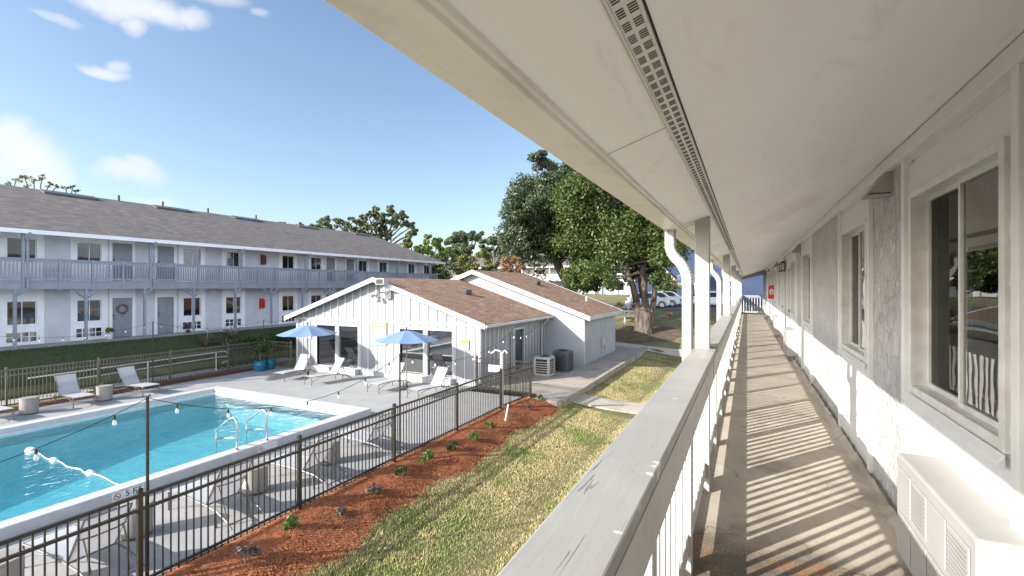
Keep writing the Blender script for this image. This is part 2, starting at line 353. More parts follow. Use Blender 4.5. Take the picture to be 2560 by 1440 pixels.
# ------------------------------------------------------------ mesh helpers
class MB:
    def __init__(s): s.v = []; s.f = []
    def add(s, vs, fs):
        o = len(s.v); s.v.extend(tuple(p) for p in vs); s.f.extend(tuple(i+o for i in f) for f in fs); return s
    def box(s, x0, x1, y0, y1, z0, z1):
        if x0 > x1: x0, x1 = x1, x0
        if y0 > y1: y0, y1 = y1, y0
        if z0 > z1: z0, z1 = z1, z0
        return s.add([(x0,y0,z0),(x1,y0,z0),(x1,y1,z0),(x0,y1,z0),(x0,y0,z1),(x1,y0,z1),(x1,y1,z1),(x0,y1,z1)],
                     [(0,3,2,1),(4,5,6,7),(0,1,5,4),(1,2,6,5),(2,3,7,6),(3,0,4,7)])
    def quad(s, a, b, c, d): return s.add([a,b,c,d], [(0,1,2,3)])
    def prism(s, prof, axis, a, b):
        """closed 2D profile extruded along axis (0 x,1 y,2 z) from a to b"""
        def P(p, t):
            if axis == 0: return (t, p[0], p[1])
            if axis == 1: return (p[0], t, p[1])
            return (p[0], p[1], t)
        n = len(prof)
        vs = [P(p, a) for p in prof]+[P(p, b) for p in prof]
        fs = [tuple(range(n))[::-1], tuple(range(n, 2*n))]+[(i, (i+1)%n, (i+1)%n+n, i+n) for i in range(n)]
        return s.add(vs, fs)
    def tube(s, pts, r, n=8, cap=True):
        pts = [Vector(p) for p in pts]; k = len(pts)
        rr = r if isinstance(r, (list, tuple)) else [r]*k
        up = None; rings = []
        for i, p in enumerate(pts):
            t = (pts[min(i+1,k-1)]-pts[max(i-1,0)]).normalized()
            if up is None:
                up = Vector((0,0,1)) if abs(t.z) < .9 else Vector((1,0,0))
            a = t.cross(up).normalized(); up2 = a.cross(t).normalized(); up = up2
            rings.append([p+(a*math.cos(2*PI*j/n)+up2*math.sin(2*PI*j/n))*rr[i] for j in range(n)])
        vs = [q for ring in rings for q in ring]; fs = []
        for i in range(k-1):
            for j in range(n):
                fs.append((i*n+j, i*n+(j+1)%n, (i+1)*n+(j+1)%n, (i+1)*n+j))
        if cap: fs += [tuple(range(n))[::-1], tuple((k-1)*n+j for j in range(n))]
        return s.add(vs, fs)
    def lathe(s, prof, cx=0, cy=0, n=20):
        """(r,z) profile spun about a vertical axis"""
        vs = []; fs = []; k = len(prof)
        for r, z in prof:
            for j in range(n): vs.append((cx+r*math.cos(2*PI*j/n), cy+r*math.sin(2*PI*j/n), z))
        for i in range(k-1):
            for j in range(n): fs.append((i*n+j, i*n+(j+1)%n, (i+1)*n+(j+1)%n, (i+1)*n+j))
        fs += [tuple(range(n))[::-1], tuple((k-1)*n+j for j in range(n))]
        return s.add(vs, fs)
    def disc_y(s, cx, y, cz, r, n=20, r0=0):
        pass
def wloc(o):
    v = Vector((0,0,0))
    while o: v += o.location; o = o.parent
    return v
def obj(name, mb, m, parent=None, bevel=0, smooth=False, label=None, kind=None):
    me = bpy.data.meshes.new(name)
    off = wloc(parent)
    me.from_pydata([(p[0]-off.x, p[1]-off.y, p[2]-off.z) for p in mb.v], [], mb.f)
    me.update()
    if smooth: me.polygons.foreach_set('use_smooth', [True]*len(me.polygons))
    o = bpy.data.objects.new(name, me); COL.objects.link(o)
    me.materials.append(m)
    if parent: o.parent = parent
    if bevel:
        b = o.modifiers.new('bevel', 'BEVEL'); b.width = bevel; b.segments = 2; b.limit_method = 'ANGLE'; b.angle_limit = R(40)
    if label: o['label'] = label
    if kind: o['kind'] = kind
    return o
def npmesh(name, V, Fq, m, parent=None, kind=None, tri=False):
    """big vertex arrays: V (N,3), faces (M,k) all the same size"""
    me = bpy.data.meshes.new(name); off = wloc(parent)
    V = np.asarray(V, dtype=np.float32)-np.array(off, dtype=np.float32)
    k = Fq.shape[1]
    me.vertices.add(len(V)); me.vertices.foreach_set('co', V.ravel())
    me.loops.add(Fq.size); me.loops.foreach_set('vertex_index', Fq.astype(np.int32).ravel())
    me.polygons.add(len(Fq)); me.polygons.foreach_set('loop_start', np.arange(0, Fq.size, k, dtype=np.int32))
    me.update(calc_edges=True); me.validate()
    o = bpy.data.objects.new(name, me); COL.objects.link(o); me.materials.append(m)
    if parent: o.parent = parent
    if kind: o['kind'] = kind
    return o
def tag(o, label, cat, group=None):
    o['label'] = label; o['category'] = cat
    if group: o['group'] = group
    return o
def thing(name, label, cat, loc=(0,0,0), group=None):
    o = bpy.data.objects.new(name, None); COL.objects.link(o); o.location = loc; o.empty_display_size = .2
    return tag(o, label, cat, group)
def struct(name, mb, m, bevel=0): return obj(name, mb, m, None, bevel, kind='structure')
def dup(root, loc, rotz=0, label=None, group=None, scale=None):
    r = root.copy(); COL.objects.link(r); r.location = loc; r.rotation_euler = (0,0,rotz)
    if scale: r.scale = scale
    if label: r['label'] = label
    if group: r['group'] = group
    def rec(src, dst):
        for ch in list(src.children):
            c = ch.copy(); COL.objects.link(c); c.parent = dst; rec(ch, c)
    rec(root, r)
    return r
def text_mesh(name, txt, size, m, parent, M4, ext=.002):
    cu = bpy.data.curves.new(name, 'FONT'); cu.body = txt; cu.size = size; cu.extrude = ext; cu.align_x = 'CENTER'; cu.align_y = 'CENTER'
    t = bpy.data.objects.new('tmp_text', cu); COL.objects.link(t)
    dg = bpy.context.evaluated_depsgraph_get(); me = bpy.data.meshes.new_from_object(t.evaluated_get(dg))
    bpy.data.objects.remove(t)
    o = bpy.data.objects.new(name, me); COL.objects.link(o)
    off = wloc(parent)
    me.transform(M4); me.transform(__import__('mathutils').Matrix.Translation(-off))
    me.materials.clear(); me.materials.append(m); o.parent = parent
    return o
def sstep(t):
    t = min(1, max(0, t)); return t*t*(3-2*t)

# ------------------------------------------------------------ terrain
POOL = (-19.5, -11.3, -4.5, 12.35)      # outer faces of the coping
PIN = (-19.15, -11.65, -4.15, 12.0)     # water's edge
def zt(x, y):
    dip = -.6*min(1, max(0, (x+7.75)/3.6))*(1-sstep((y-31)/4))
    rise = 2.0*sstep((y-34)/16)+.85*sstep((y-52)/36)
    terr = 1.68*sstep((-25.3-x)/2.2)
    if x < -25.3 and y < -8: terr *= 1
    return max(terr, rise)+(dip if x > -7.75 else 0)
def sheet(xs, ys, dz=0, hole=None, zf=zt):
    mb = MB(); nx, ny = len(xs), len(ys)
    mb.v = [(x, y, zf(x, y)+dz) for y in ys for x in xs]
    for j in range(ny-1):
        for i in range(nx-1):
            cx, cy = (xs[i]+xs[i+1])/2, (ys[j]+ys[j+1])/2
            if hole and any(h[0] < cx < h[1] and h[2] < cy < h[3] for h in hole): continue
            a = j*nx+i; mb.f.append((a, a+1, a+1+nx, a+nx))
    return mb
def fr(a, b, st):
    n = max(1, int(round((b-a)/st))); return [a+(b-a)*i/n for i in range(n+1)]
def uniq(*ls): return sorted(set(round(v, 4) for l in ls for v in l))
POOLMID = (POOL[0]+.02, POOL[1]-.02, POOL[2]+.02, POOL[3]-.02)
gx = uniq([-700,-400,-250,-150,-100,-70,-50,-40], fr(-34,-24,.5), fr(-24,4,1), [POOLMID[0],POOLMID[1],-7.75], fr(4,20,4), [40,80,150,300,600])
gy = uniq([-300,-120,-60,-30], fr(-12,-4,2), fr(-4,30,1), [POOLMID[2],POOLMID[3]], fr(30,60,1), fr(60,100,5), [130,180,260,400,700])
struct('ground', sheet(gx, gy, 0, [POOLMID]), M['grass_ground'])
# pool deck (hole for the pool), mulch beds, slabs and paths, each a few mm above the one below
struct('pool_deck', sheet(uniq(fr(-22.95,-7.9,1.5), [POOLMID[0],POOLMID[1]]), uniq(fr(-6,17.9,1.5), [POOLMID[2],POOLMID[3]]), .03, [POOLMID], lambda x, y: 0), M['deck'])
def mulch_edge(y): return -6.40+.12*math.sin(y*1.3)+.08*math.sin(y*3.1+1)
def mulch_bed():
    mb = MB(); ys = fr(-3, 17.6, .25); ns = 9
    for y in ys:
        e = mulch_edge(y) if y < 16.4 else mulch_edge(y)-.9*sstep((y-16.4)/1.2)*.9
        for i in range(ns):
            t = i/(ns-1); x = -7.86+(e+7.86)*t
            mb.v.append((x, y, zt(x, y)+.012+.09*math.sin(PI*min(1,t*1.02))*(.7+.3*math.sin(y*2.1+t*5))))
    for j in range(len(ys)-1):
        for i in range(ns-1):
            a = j*ns+i; mb.f.append((a, a+1, a+1+ns, a+ns))
    return mb
struct('mulch_bed', mulch_bed(), M['mulch'])
def strip(x0, x1, y0, y1, h0=.03, h1=.09):
    mb = MB(); ys = fr(y0, y1, .5)
    for y in ys:
        for t in (0,.33,.66,1):
            x = x0+(x1-x0)*t; mb.v.append((x+.05*math.sin(y*2.7)*(t > .9), y, h0+(h1-h0)*math.sin(PI*t)))
    for j in range(len(ys)-1):
        for i in range(3): a = j*4+i; mb.f.append((a,a+1,a+5,a+4))
    return mb
struct('mulch_strip', strip(-23.6,-22.75,-5,17.2,.034), M['mulch'])
struct('ramp_path', MB().box(-25.3,-24.2,-6,20,-.1,.035), M['terr'])
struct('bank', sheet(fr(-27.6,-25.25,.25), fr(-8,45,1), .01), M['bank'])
struct('terrace_walkway', MB().box(-29.5,-27.55,2,42,1.45,1.70), M['terr'])
sl = MB().box(-10.35,-6.25,17.0,33,-.25,.03); sl.box(-16,-6.25,33.004,37,-.25,.034)
struct('side_slab', sl, M['slab'])
def ribbon(pts_l, pts_r, dz=.012, thick=.16):
    mb = MB(); n = len(pts_l)
    for (a, b) in zip(pts_l, pts_r):
        za, zb = zt(*a)+dz, zt(*b)+dz
        mb.v += [(a[0],a[1],za), (b[0],b[1],zb), (a[0],a[1],za-thick), (b[0],b[1],zb-thick)]
    for i in range(n-1):
        o = i*4
        mb.f += [(o,o+1,o+5,o+4), (o+2,o+6,o+7,o+3), (o,o+4,o+6,o+2), (o+1,o+3,o+7,o+5)]
    mb.f += [(0,2,3,1), (4*n-4,4*n-3,4*n-1,4*n-2)]
    return mb
struct('garden_path', ribbon([(-6.25,19.6),(-5.4,19.75),(-4.5,20.1),(-3.6,20.5),(-2.2,20.9),(-.6,21)],
                             [(-6.25,18.15),(-5.4,18.3),(-4.5,18.6),(-3.6,18.95),(-2.2,19.3),(-.6,19.4)], .06), M['path'])
struct('far_path', ribbon([(-12.5,37.4),(-9.5,36.4),(-7,35.4),(-4.6,34.6),(-1,34.4)], [(-12.5,36),(-9.5,35),(-7,34),(-4.6,33.2),(-1,33)], .05), M['path'])
struct('parking_lot', sheet(fr(-30,14,4), fr(49,62,1), .03, None, lambda x, y: zt(x, y)), M['asphalt'])
# pool shell
def pool_shell():
    x0, x1, y0, y1 = PIN; mb = MB(); zs = lambda y: -.9-.65*sstep((11.5-y)/9)
    ys = fr(y0, y1, .8)
    for y in ys: mb.v += [(x0,y,.08),(x0,y,zs(y)),(x1,y,zs(y)),(x1,y,.08)]
    for j in range(len(ys)-1):
        for i in range(3): a = j*4+i; mb.f.append((a,a+4,a+5,a+1))
    n = len(ys)-1
    mb.f += [(0,1,2,3), (n*4,n*4+3,n*4+2,n*4+1)]
    return mb
struct('pool_basin', pool_shell(), M['plaster'])
def frame_rect(o, i, z0, z1):
    mb = MB()
    mb.box(o[0], i[0], o[2], o[3], z0, z1); mb.box(i[1], o[1], o[2], o[3], z0, z1)
    mb.box(i[0], i[1], o[2], i[2], z0, z1); mb.box(i[0], i[1], i[3], o[3], z0, z1)
    return mb
pr = thing('pool_rim', 'raised white coping round the turquoise swimming pool', 'pool rim', (-15.4, 4, .03))
cb = obj('coping', frame_rect(POOL, PIN, -.3, .27), M['coping'], pr, .02)
obj('gutter_ledge', frame_rect((PIN[0],PIN[1],PIN[2],PIN[3]), (PIN[0]+.07,PIN[1]-.07,PIN[2]+.07,PIN[3]-.07), .02, .115), M['tile_white'], pr, .008)
from mathutils import Matrix
def marker(y0, y1, txt):
    x = POOL[1]+.004; n = 3; w = (y1-y0)/n
    mb = MB()
    for i in range(n): mb.box(x-.004, x+.006, y0+w*i+.004, y0+w*(i+1)-.004, .07, .235)
    p = obj('depth_marker', mb, M['tile_white'], pr)
    rg = MB(); cy, cz, r = y0+w*.5, .155, .055
    pts = [(x+.009, cy+r*math.cos(a*PI/12), cz+r*math.sin(a*PI/12)) for a in range(25)]
    rg.tube(pts, .006, 5); rg.tube([(x+.009, cy-r*.7, cz+r*.7), (x+.009, cy+r*.7, cz-r*.7)], .006, 5)
    obj('no_diving_symbol', rg, M['red'], p)
    fig = MB().tube([(x+.008, cy+.03, cz-.025), (x+.008, cy, cz+.005), (x+.008, cy-.03, cz+.012)], .007, 5)
    obj('diver_figure', fig, M['black'], p)
    if txt:
        Mt = Matrix.Translation((x+.008, (y0+w+y1)/2, .153)) @ Matrix.Rotation(PI/2, 4, 'Z') @ Matrix.Rotation(PI/2, 4, 'X')
        text_mesh('depth_text', txt, .17, M['black'], p, Mt)
marker(5.04, 5.62, '5 FT'); marker(8.2, 8.78, None)
wx = MB(); wy = fr(PIN[2]-.05, PIN[3]+.05, .8); a_, b_ = PIN[0]-.05, PIN[1]+.05
for y in wy:
    zb = -2.0; wx.v += [(a_,y,.095),(b_,y,.095),(b_,y,zb),(a_,y,zb)]
for j in range(len(wy)-1):
    for i in range(4): o = j*4; wx.f.append((o+i, o+(i+1)%4, o+4+(i+1)%4, o+4+i))
wx.f += [(3,2,1,0), tuple(4*(len(wy)-1)+i for i in range(4))]
_ = (lambda *a: 0)((PIN[0]+.069,PIN[2]+.069,.095),(PIN[1]-.069,PIN[2]+.069,.095),(PIN[1]-.069,PIN[3]-.069,.095),(PIN[0]+.069,PIN[3]-.069,.095))
struct('pool_water', wx, M['water'])
# ------------------------------------------------------------ apartment facades
def lap(mb, y0, y1, z0, z1, x, s, e=.2, d=.012):
    z = z0
    while z < z1-.001:
        zt_ = min(z+e, z1)
        a, b = x+s*d, x+s*.002
        vs = [(a,y0,z),(a,y1,z),(b,y1,zt_),(b,y0,zt_)]
        mb.add(vs, [(0,1,2,3) if s > 0 else (3,2,1,0)])
        mb.add([(b,y0,z),(b,y1,z),(a,y1,z),(a,y0,z)], [(0,1,2,3) if s > 0 else (3,2,1,0)])
        z = zt_
def door6(y0, y1, z0, z1, x, s):
    mb = MB(); mb.box(x, x+s*.03, y0, y1, z0, z1)
    w, h = y1-y0, z1-z0; a = x+s*.03; b = x+s*.042
    for (p0, p1) in ((.14,.46),(.54,.86)):
        for (q0, q1) in ((.06,.34),(.42,.78),(.83,.94)):
            mb.box(a, b, y0+w*p0, y0+w*p1, z0+h*q0, z0+h*q1)
            mb.box(b, b+s*.006, y0+w*(p0+.04), y0+w*(p1-.04), z0+h*(q0+.02), z0+h*(q1-.02))
    return mb
def facade(root, xf, s, z0, H, panels, near, acs='cover', wallm=None, sidem=None, trimm=None, doorm=None):
    X = lambda d: xf+s*d
    for (k, y0, y1) in panels:
        st = MB(); sd = MB(); tr = MB()
        if k == 'S':
            st.box(X(-.12), X(0), y0, y1, z0, z0+H); obj('stucco_wall', st, wallm, root)
            continue
        tr.box(X(-.02), X(.035), y0-.03, y0+.03, z0, z0+H-.09 if near else z0+H)
        obj('trim_board', tr, trimm, root, .004 if near else 0); tr = MB()
        tr.box(X(-.02), X(.035), y1-.03, y1+.03, z0, z0+H-.09 if near else z0+H); obj('trim_board', tr, trimm, root, .004 if near else 0); tr = MB()
        a, b = y0+.03, y1-.03
        if k == 'D':
            tr.box(X(-.1), X(.01), a, b, z0+2.12, z0+H)
            tr.box(X(-.1), X(.03), a, a+.07, z0, z0+2.12); tr.box(X(-.1), X(.03), b-.07, b, z0, z0+2.12)
            tr.box(X(-.1), X(.031), a+.07, b-.07, z0+2.05, z0+2.12)
            obj('door_frame', tr, trimm, root, .004 if near else 0)
            d = obj('door', door6(a+.07, b-.07, z0+.02, z0+2.05, X(-.05), s), doorm or M['doorgrey'], root)
            kn = MB(); yk = a+.14
            kn.tube([(X(-.02), yk, z0+1.0), (X(.05), yk, z0+1.0)], [.015,.03], 8); kn.box(X(-.02), X(.0), yk-.03, yk+.03, z0+1.1, z0+1.2)
            obj('door_handle', kn, M['black'], d)
            continue
        w0, w1 = (a+.07 if near else a+.13), (b-.08 if near else b-.13); v0, v1 = z0+(.92 if near else .86), z0+(2.21 if near else 2.05)
        for (p0, p1, q0, q1) in ((a, w0, z0, z0+H), (w1, b, z0, z0+H), (w0, w1, z0, v0), (w0, w1, v1, z0+H)):
            sd.box(X(-.12), X(0), p0, p1, q0, q1); lap(sd, p0, p1, q0, q1, X(0), s)
        obj('siding_wall', sd, sidem, root)
        # window: casing and sash frames, panes, sill, blind
        fm = MB(); c = .048 if near else .07
        fm.box(X(-.1), X(.03), w0, w0+c, v0, v1); fm.box(X(-.1), X(.03), w1-c, w1, v0, v1)
        fm.box(X(-.1), X(.03), w0+c, w1-c, v1-c, v1); fm.box(X(-.1), X(.025), w0+c, w1-c, v0, v0+.05)
        w = obj('window', fm, M['alum'] if near else trimm, root, .004 if near else 0)
        i0, i1, j0, j1 = w0+c, w1-c, v0+.05, v1-c; ym = (i0+i1)/2
        sh = MB()
        for (p0, p1, dx) in ((i0, ym+.02, -.03), (ym-.02, i1, -.055)):
            t = .026
            sh.box(X(dx-.02), X(dx), p0, p0+t, j0, j1); sh.box(X(dx-.02), X(dx), p1-t, p1, j0, j1)
            sh.box(X(dx-.02), X(dx), p0+t, p1-t, j0, j0+t); sh.box(X(dx-.02), X(dx), p0+t, p1-t, j1-t, j1)
        obj('sash_frame', sh, M['alum'] if near else trimm, w)
        for (p0, p1, dx, g) in ((i0+.03, ym-.01, -.042, 'pane'), (ym+.01, i1-.03, -.067, 'screen')):
            q = MB(); xx = X(dx)
            vs = [(xx,p0,j0+.03),(xx,p1,j0+.03),(xx,p1,j1-.03),(xx,p0,j1-.03)]
            q.add(vs, [(0,1,2,3) if s > 0 else (3,2,1,0)])
            obj('pane', q, (M[g] if near else M['glassL']), w)
        if near:
            sl = MB(); sl.prism([(X(.03), v0-.05), (X(.06), v0-.05), (X(.06), v0-.035), (X(.03), v0)], 1, w0-.02, w1+.02)
            obj('sill', sl, M['trim'], w, .004)
            bl = MB(); yy = ym+.05
            n = 0
            while yy < i1-.03:
                xx = X(-.17); bl.add([(xx-.02, yy, j0+.02), (xx+.03, yy+.07, j0+.02), (xx+.03, yy+.07, j1), (xx-.02, yy, j1)], [(0,1,2,3)]); yy += .085
            obj('vertical_blind', bl, M['blind'], w)
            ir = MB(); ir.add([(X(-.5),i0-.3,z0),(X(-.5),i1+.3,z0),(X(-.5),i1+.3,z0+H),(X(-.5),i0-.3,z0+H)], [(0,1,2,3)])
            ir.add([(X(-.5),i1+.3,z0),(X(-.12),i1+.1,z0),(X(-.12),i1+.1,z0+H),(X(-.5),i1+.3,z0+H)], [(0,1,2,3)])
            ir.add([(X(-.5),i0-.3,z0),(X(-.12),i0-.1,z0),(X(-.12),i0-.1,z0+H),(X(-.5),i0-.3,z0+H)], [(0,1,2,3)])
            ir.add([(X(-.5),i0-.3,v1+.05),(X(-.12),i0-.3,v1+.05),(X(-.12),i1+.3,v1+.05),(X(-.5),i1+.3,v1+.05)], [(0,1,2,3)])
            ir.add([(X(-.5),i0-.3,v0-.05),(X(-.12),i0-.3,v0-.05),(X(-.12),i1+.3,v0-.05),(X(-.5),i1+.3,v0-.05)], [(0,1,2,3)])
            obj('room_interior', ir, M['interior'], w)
        if acs == 'cover' and min(abs(y0-q) for q in (2.53, 11.95, 17.05, 26.33)) < .1:
            c0, c1 = a-.12, a+.92
            if near and a < 3: c0, c1 = 2.36, 3.42
            pc = MB(); zb, zt2, dp = z0+.1, z0+.66, .2
            pc.box(X(0), X(dp), c0, c1, zb, zt2)
            ac = obj('air_conditioner', pc, M['ivory'], root, .012)
            gm = MB()
            cw = (c1-c0-.08)/4
            for i in range(4):
                for (h0, h1) in ((.04,.255),(.285,.50)):
                    gm.box(X(dp+.001), X(dp+.008), c0+.05+cw*i, c0+.05+cw*(i+1)-.02, zb+h0, zb+h1)
            obj('grille_panel', gm, M['ivory'], ac, .003)
            for i in (0, 2):
                lv = MB()
                for q in range(9): lv.box(X(dp+.008), X(dp+.011), c0+.06+cw*i, c0+.05+cw*(i+1)-.035, zb+.31+q*.02, zb+.318+q*.02)
                obj('louvre', lv, M['cover'], ac)
        elif acs == 'grille':
            c0, c1 = (a+b)/2-.55, (a+b)/2+.5
            pc = MB(); pc.box(X(.005), X(.03), c0-.05, c1+.05, z0+.12, z0+.62)
            ac = obj('air_conditioner', pc, trimm, root)
            gm = MB(); cw = (c1-c0)/4
            for i in range(4):
                for h in (.16,.38): gm.box(X(.03), X(.036), c0+cw*i+.02, c0+cw*(i+1)-.03, z0+h, z0+h+.19)
            obj('grille_panel', gm, M['glassd'], ac)

# ---- our own building: walkway, wall, sloped soffit, gutter
XW, ZD = .965, 2.75
YA, YB = -5.5, 30.6
near_b = thing('apartment_building', 'near two storey apartment building whose roofed upper walkway fills the right side', 'building', (6, 12, -.6))
seq = []
def unit(y):
    L = [('W',2.53,4.03),('S',4.06,5.03),('W',5.06,6.53),('S',6.56,9.17),('W',9.2,10.67),('S',10.7,11.92),('W',11.95,13.42),('D',13.46,14.48),('S',14.51,15.97),('D',16.0,17.02)]
    return [(k, a+y, b+y) for k, a, b in L]
seq = [('S',-5.5,2.5)]+unit(0)+[('W',17.05,18.52),('S',18.55,19.5),('W',19.53,21.0),('S',21.03,23.6),('W',23.63,25.1),('S',25.13,26.3),('W',26.33,27.8),('D',27.84,28.86),('S',28.89,30.6)]
facade(near_b, XW, -1, ZD, 2.56, seq, True, 'cover', M['stucco'], M['siding'], M['trim'])
cz = lambda x: 4.35+.637+.335*x          # soffit underside
sf = MB(); sf.prism([(-.47, cz(-.47)), (XW+.3, cz(XW+.3)), (XW+.3, cz(XW+.3)+.03), (-.47, cz(-.47)+.03)], 1, YA, YB)
obj('soffit', sf, M['soffit'], near_b)
for yj in (1.73, 4.17, 6.6, 9.05, 11.5):
    sj = MB().prism([(-.465, cz(-.465)-.0015), (-.25, cz(-.25)-.0015), (-.25, cz(-.25)+.001), (-.465, cz(-.465)+.001)], 1, yj, yj+.003)
    obj('soffit_joint', sj, M['cover'], near_b)
cm = MB(); cm.box(XW-.05, XW-.003, YA, YB, cz(XW)-.11, cz(XW)-.02)
obj('crown_trim', cm, M['trim'], near_b, .006)
v0, v1 = -.248, -.188
vt = MB(); vt.prism([(v0, cz(v0)-.006), (v1, cz(v1)-.006), (v1, cz(v1)+.001), (v0, cz(v0)+.001)], 1, YA, YB)
for x in (v0, v1-.006): vt.prism([(x, cz(x)-.012), (x+.006, cz(x+.006)-.012), (x+.006, cz(x+.006)-.004), (x, cz(x)-.004)], 1, YA, YB)
sv = obj('soffit_vent', vt, M['vent_white'], near_b)
sl = MB(); y = -.5
while y < 16:
    g = int(y/.062)
    for i in range(4):
        for (xa, xb) in ((-.240,-.2225),(-.2165,-.197)):
            yy = y+i*.0095; xa += .0015
            sl.prism([(xa, cz(xa)-.0068), (xb, cz(xb)-.0068), (xb, cz(xb)-.005), (xa, cz(xa)-.005)], 1, yy, yy+.0052)
    y += .056 if y < 8 else .112
obj('vent_slot', sl, mat('vent_shadow', (.10,.09,.075), None, 5, .9), sv)
sg = MB()
for x in (v0-.004, v1+.0005): sg.prism([(x, cz(x)-.0035), (x+.0035, cz(x+.0035)-.0035), (x+.0035, cz(x+.0035)+.001), (x, cz(x)+.001)], 1, YA, YB)
obj('vent_edge_gap', sg, M['soil'], sv)
fa = MB(); fa.box(-.497, -.47, YA, YB, 4.80, 5.06); fa.box(-.47, -.455, YA, YB, 4.815, 4.832)
obj('fascia', fa, M['gutter'], near_b, .003)
gt = MB()
outer = [(-.498,4.803),(-.60,4.803),(-.612,4.812),(-.625,4.838),(-.655,4.852),(-.688,4.868),(-.694,4.905),(-.682,4.915),(-.682,4.905),(-.686,4.877),(-.65,4.862),(-.618,4.848),(-.603,4.818),(-.498,4.812)]
gt.prism(outer, 1, YA, YB)
obj('gutter', gt, M['gutter'], near_b)
rf = MB(); rz = lambda x: 4.95+.335*(x+.66)
rf.prism([(-.66, rz(-.66)), (7.2, rz(7.2)), (15, rz(7.2)-2.6), (15, rz(7.2)-2.75), (7.2, rz(7.2)-.1), (-.66, rz(-.66)-.05)], 1, YA-.3, YB+.2)
obj('roof', rf, M['roof_grey'], near_b)
# wall below the walkway, and the body behind
lw = MB(); lw.box(XW-.04, XW+.2, YA, YB, -.75, 2.5); lw.box(XW+.8, 13, YA, YA+.2, -.75, 5.2); lw.box(XW+.2, 13, YB-.2, YB, -.75, 5.25); lw.box(12.8, 13, YA, YB, -.75, 5)
obj('lower_wall', lw, M['siding'], near_b)
# end trim of the walkway roof
et = MB(); et.prism([(-.46, cz(-.46)-.13), (XW, cz(XW)-.28), (XW, cz(XW)), (-.46, cz(-.46))], 1, YB-.2, YB-.1)
et.box(XW-.16, XW-.04, YB-.3, YB-.18, ZD, 5.0)
obj('end_frame', et, M['grey_paint'], near_b)
wk = MB(); wk.box(-.335, XW, YA, YB, 2.50, ZD)
ys = fr(YA, YB, .09)
for i, y in enumerate(ys):
    w_ = .028+.03*random.random()+(.03*random.random() if random.random() < .2 else 0)+.018*math.sin(y*2.3); h_ = .02+.03*random.random()
    wk.v += [(XW-.045-w_, y, ZD+.001), (XW-.043, y, ZD+h_)]
    if i: a = len(wk.v)-4; wk.f.append((a, a+1, a+3, a+2))
wk = struct('walkway', wk, M['walk'])
rj = MB(); rj.box(-.362, -.337, YA, YB, 2.42, 2.822)
obj('rim_board', rj, M['post'], near_b, .004)
# tall posts and downspouts
TALL = [-.8+4.8*k for k in range(7)]
for y in TALL:
    p = MB(); p.box(-.368, -.262, y, y+.1, 2.3, cz(-.31)+.02); p.box(-.368, -.262, y, y+.1, -.7, 2.3)
    obj('post', p, M['post'], near_b, .006)
def sweep_rect(path, w, d, closed_ribs=()):
    """rectangular pipe: w across X, d along Y; path of (x,z,scale)"""
    mb = MB(); k = len(path)
    for i, (x, y, z, sc) in enumerate(path):
        a = Vector(path[min(i+1,k-1)][:3])-Vector(path[max(i-1,0)][:3]); a.normalize()
        t = Vector((a.z, 0, -a.x)); t.normalize(); b = Vector((0,1,0))
        hw, hd = w/2*sc, d/2*sc; c = .25
        for (u, v) in ((-1,-1+c),(-1,-.35),(-.9,-.3),(-.9,.3),(-1,.35),(-1,1-c),(-1+c,1),(1-c,1),(1,1-c),(1,-1+c),(1-c,-1),(.3,-1),(.25,-.9),(-.25,-.9),(-.3,-1),(-1+c,-1)):
            mb.v.append(tuple(Vector((x,y,z))+t*(hw*u)+b*(hd*v)))
    n = 16
    for i in range(k-1):
        for j in range(n): mb.f.append((i*n+j, i*n+(j+1)%n, (i+1)*n+(j+1)%n, (i+1)*n+j))
    mb.f += [tuple(range(n))[::-1], tuple((k-1)*n+j for j in range(n))]
    return mb
def downspout_path(y):
    P = [(-.555,y,4.815,1.0),(-.555,y,4.70,1.0),(-.555,y,4.69,1.04)]
    def arc(x0, z0, x1, z1, d0, d1, n):      # ribbed elbow by hermite
        for i in range(n+1):
            t = i/n; h1 = 2*t**3-3*t*t+1; h2 = t**3-2*t*t+t; h3 = -2*t**3+3*t*t; h4 = t**3-t*t
            P.append((h1*x0+h2*d0[0]+h3*x1+h4*d1[0], y, h1*z0+h2*d0[1]+h3*z1+h4*d1[1], 1.03 if i%2 else .975))
    arc(-.555, 4.68, -.50, 4.56, (0,-.13), (.09,-.09), 14)
    arc(-.485, 4.545, -.425, 4.40, (.09,-.09), (0,-.13), 14)
    P += [(-.425,y,4.39,1.04),(-.425,y,4.37,1.04),(-.425,y,4.36,.98),(-.425,y,2.2,.98),(-.425,y,-.3,.98)]
    return P
for y in TALL[:-1:1]:
    obj('downspout', sweep_rect(downspout_path(y+.03), .078, .088), M['post'], near_b, smooth=False)
# vent hoods on the narrow stucco panels
def hood(y):
    z = 4.35+.70; d = .15; w = .24
    h = MB(); x0 = XW; zt_ = z+.21
    h.add([(x0,y,zt_),(x0,y+w,zt_),(x0-d,y+w,z),(x0-d,y,z),(x0,y,z),(x0,y+w,z),(x0-d,y,z-.02),(x0-d,y+w,z-.02)],
          [(0,1,2,3),(0,3,4),(1,5,2),(3,2,7,6)])
    h.box(x0-.004, x0, y-.03, y+w+.03, z-.03, zt_+.03)
    o = obj('vent_hood', h, M['ivory'], near_b)
    g = MB()
    for i in range(8): g.tube([(x0-.005-i*.02, y, z-.012), (x0-.005-i*.02, y+w, z-.012)], .0035, 4)
    for i in range(10): g.tube([(x0-.002, y+w*(i+.5)/10, z-.010), (x0-d, y+w*(i+.5)/10, z-.010)], .0035, 4)
    obj('hood_grille', g, M['ivory'], o)
for y in (4.42, 11.2, 18.9, 25.6): hood(y)
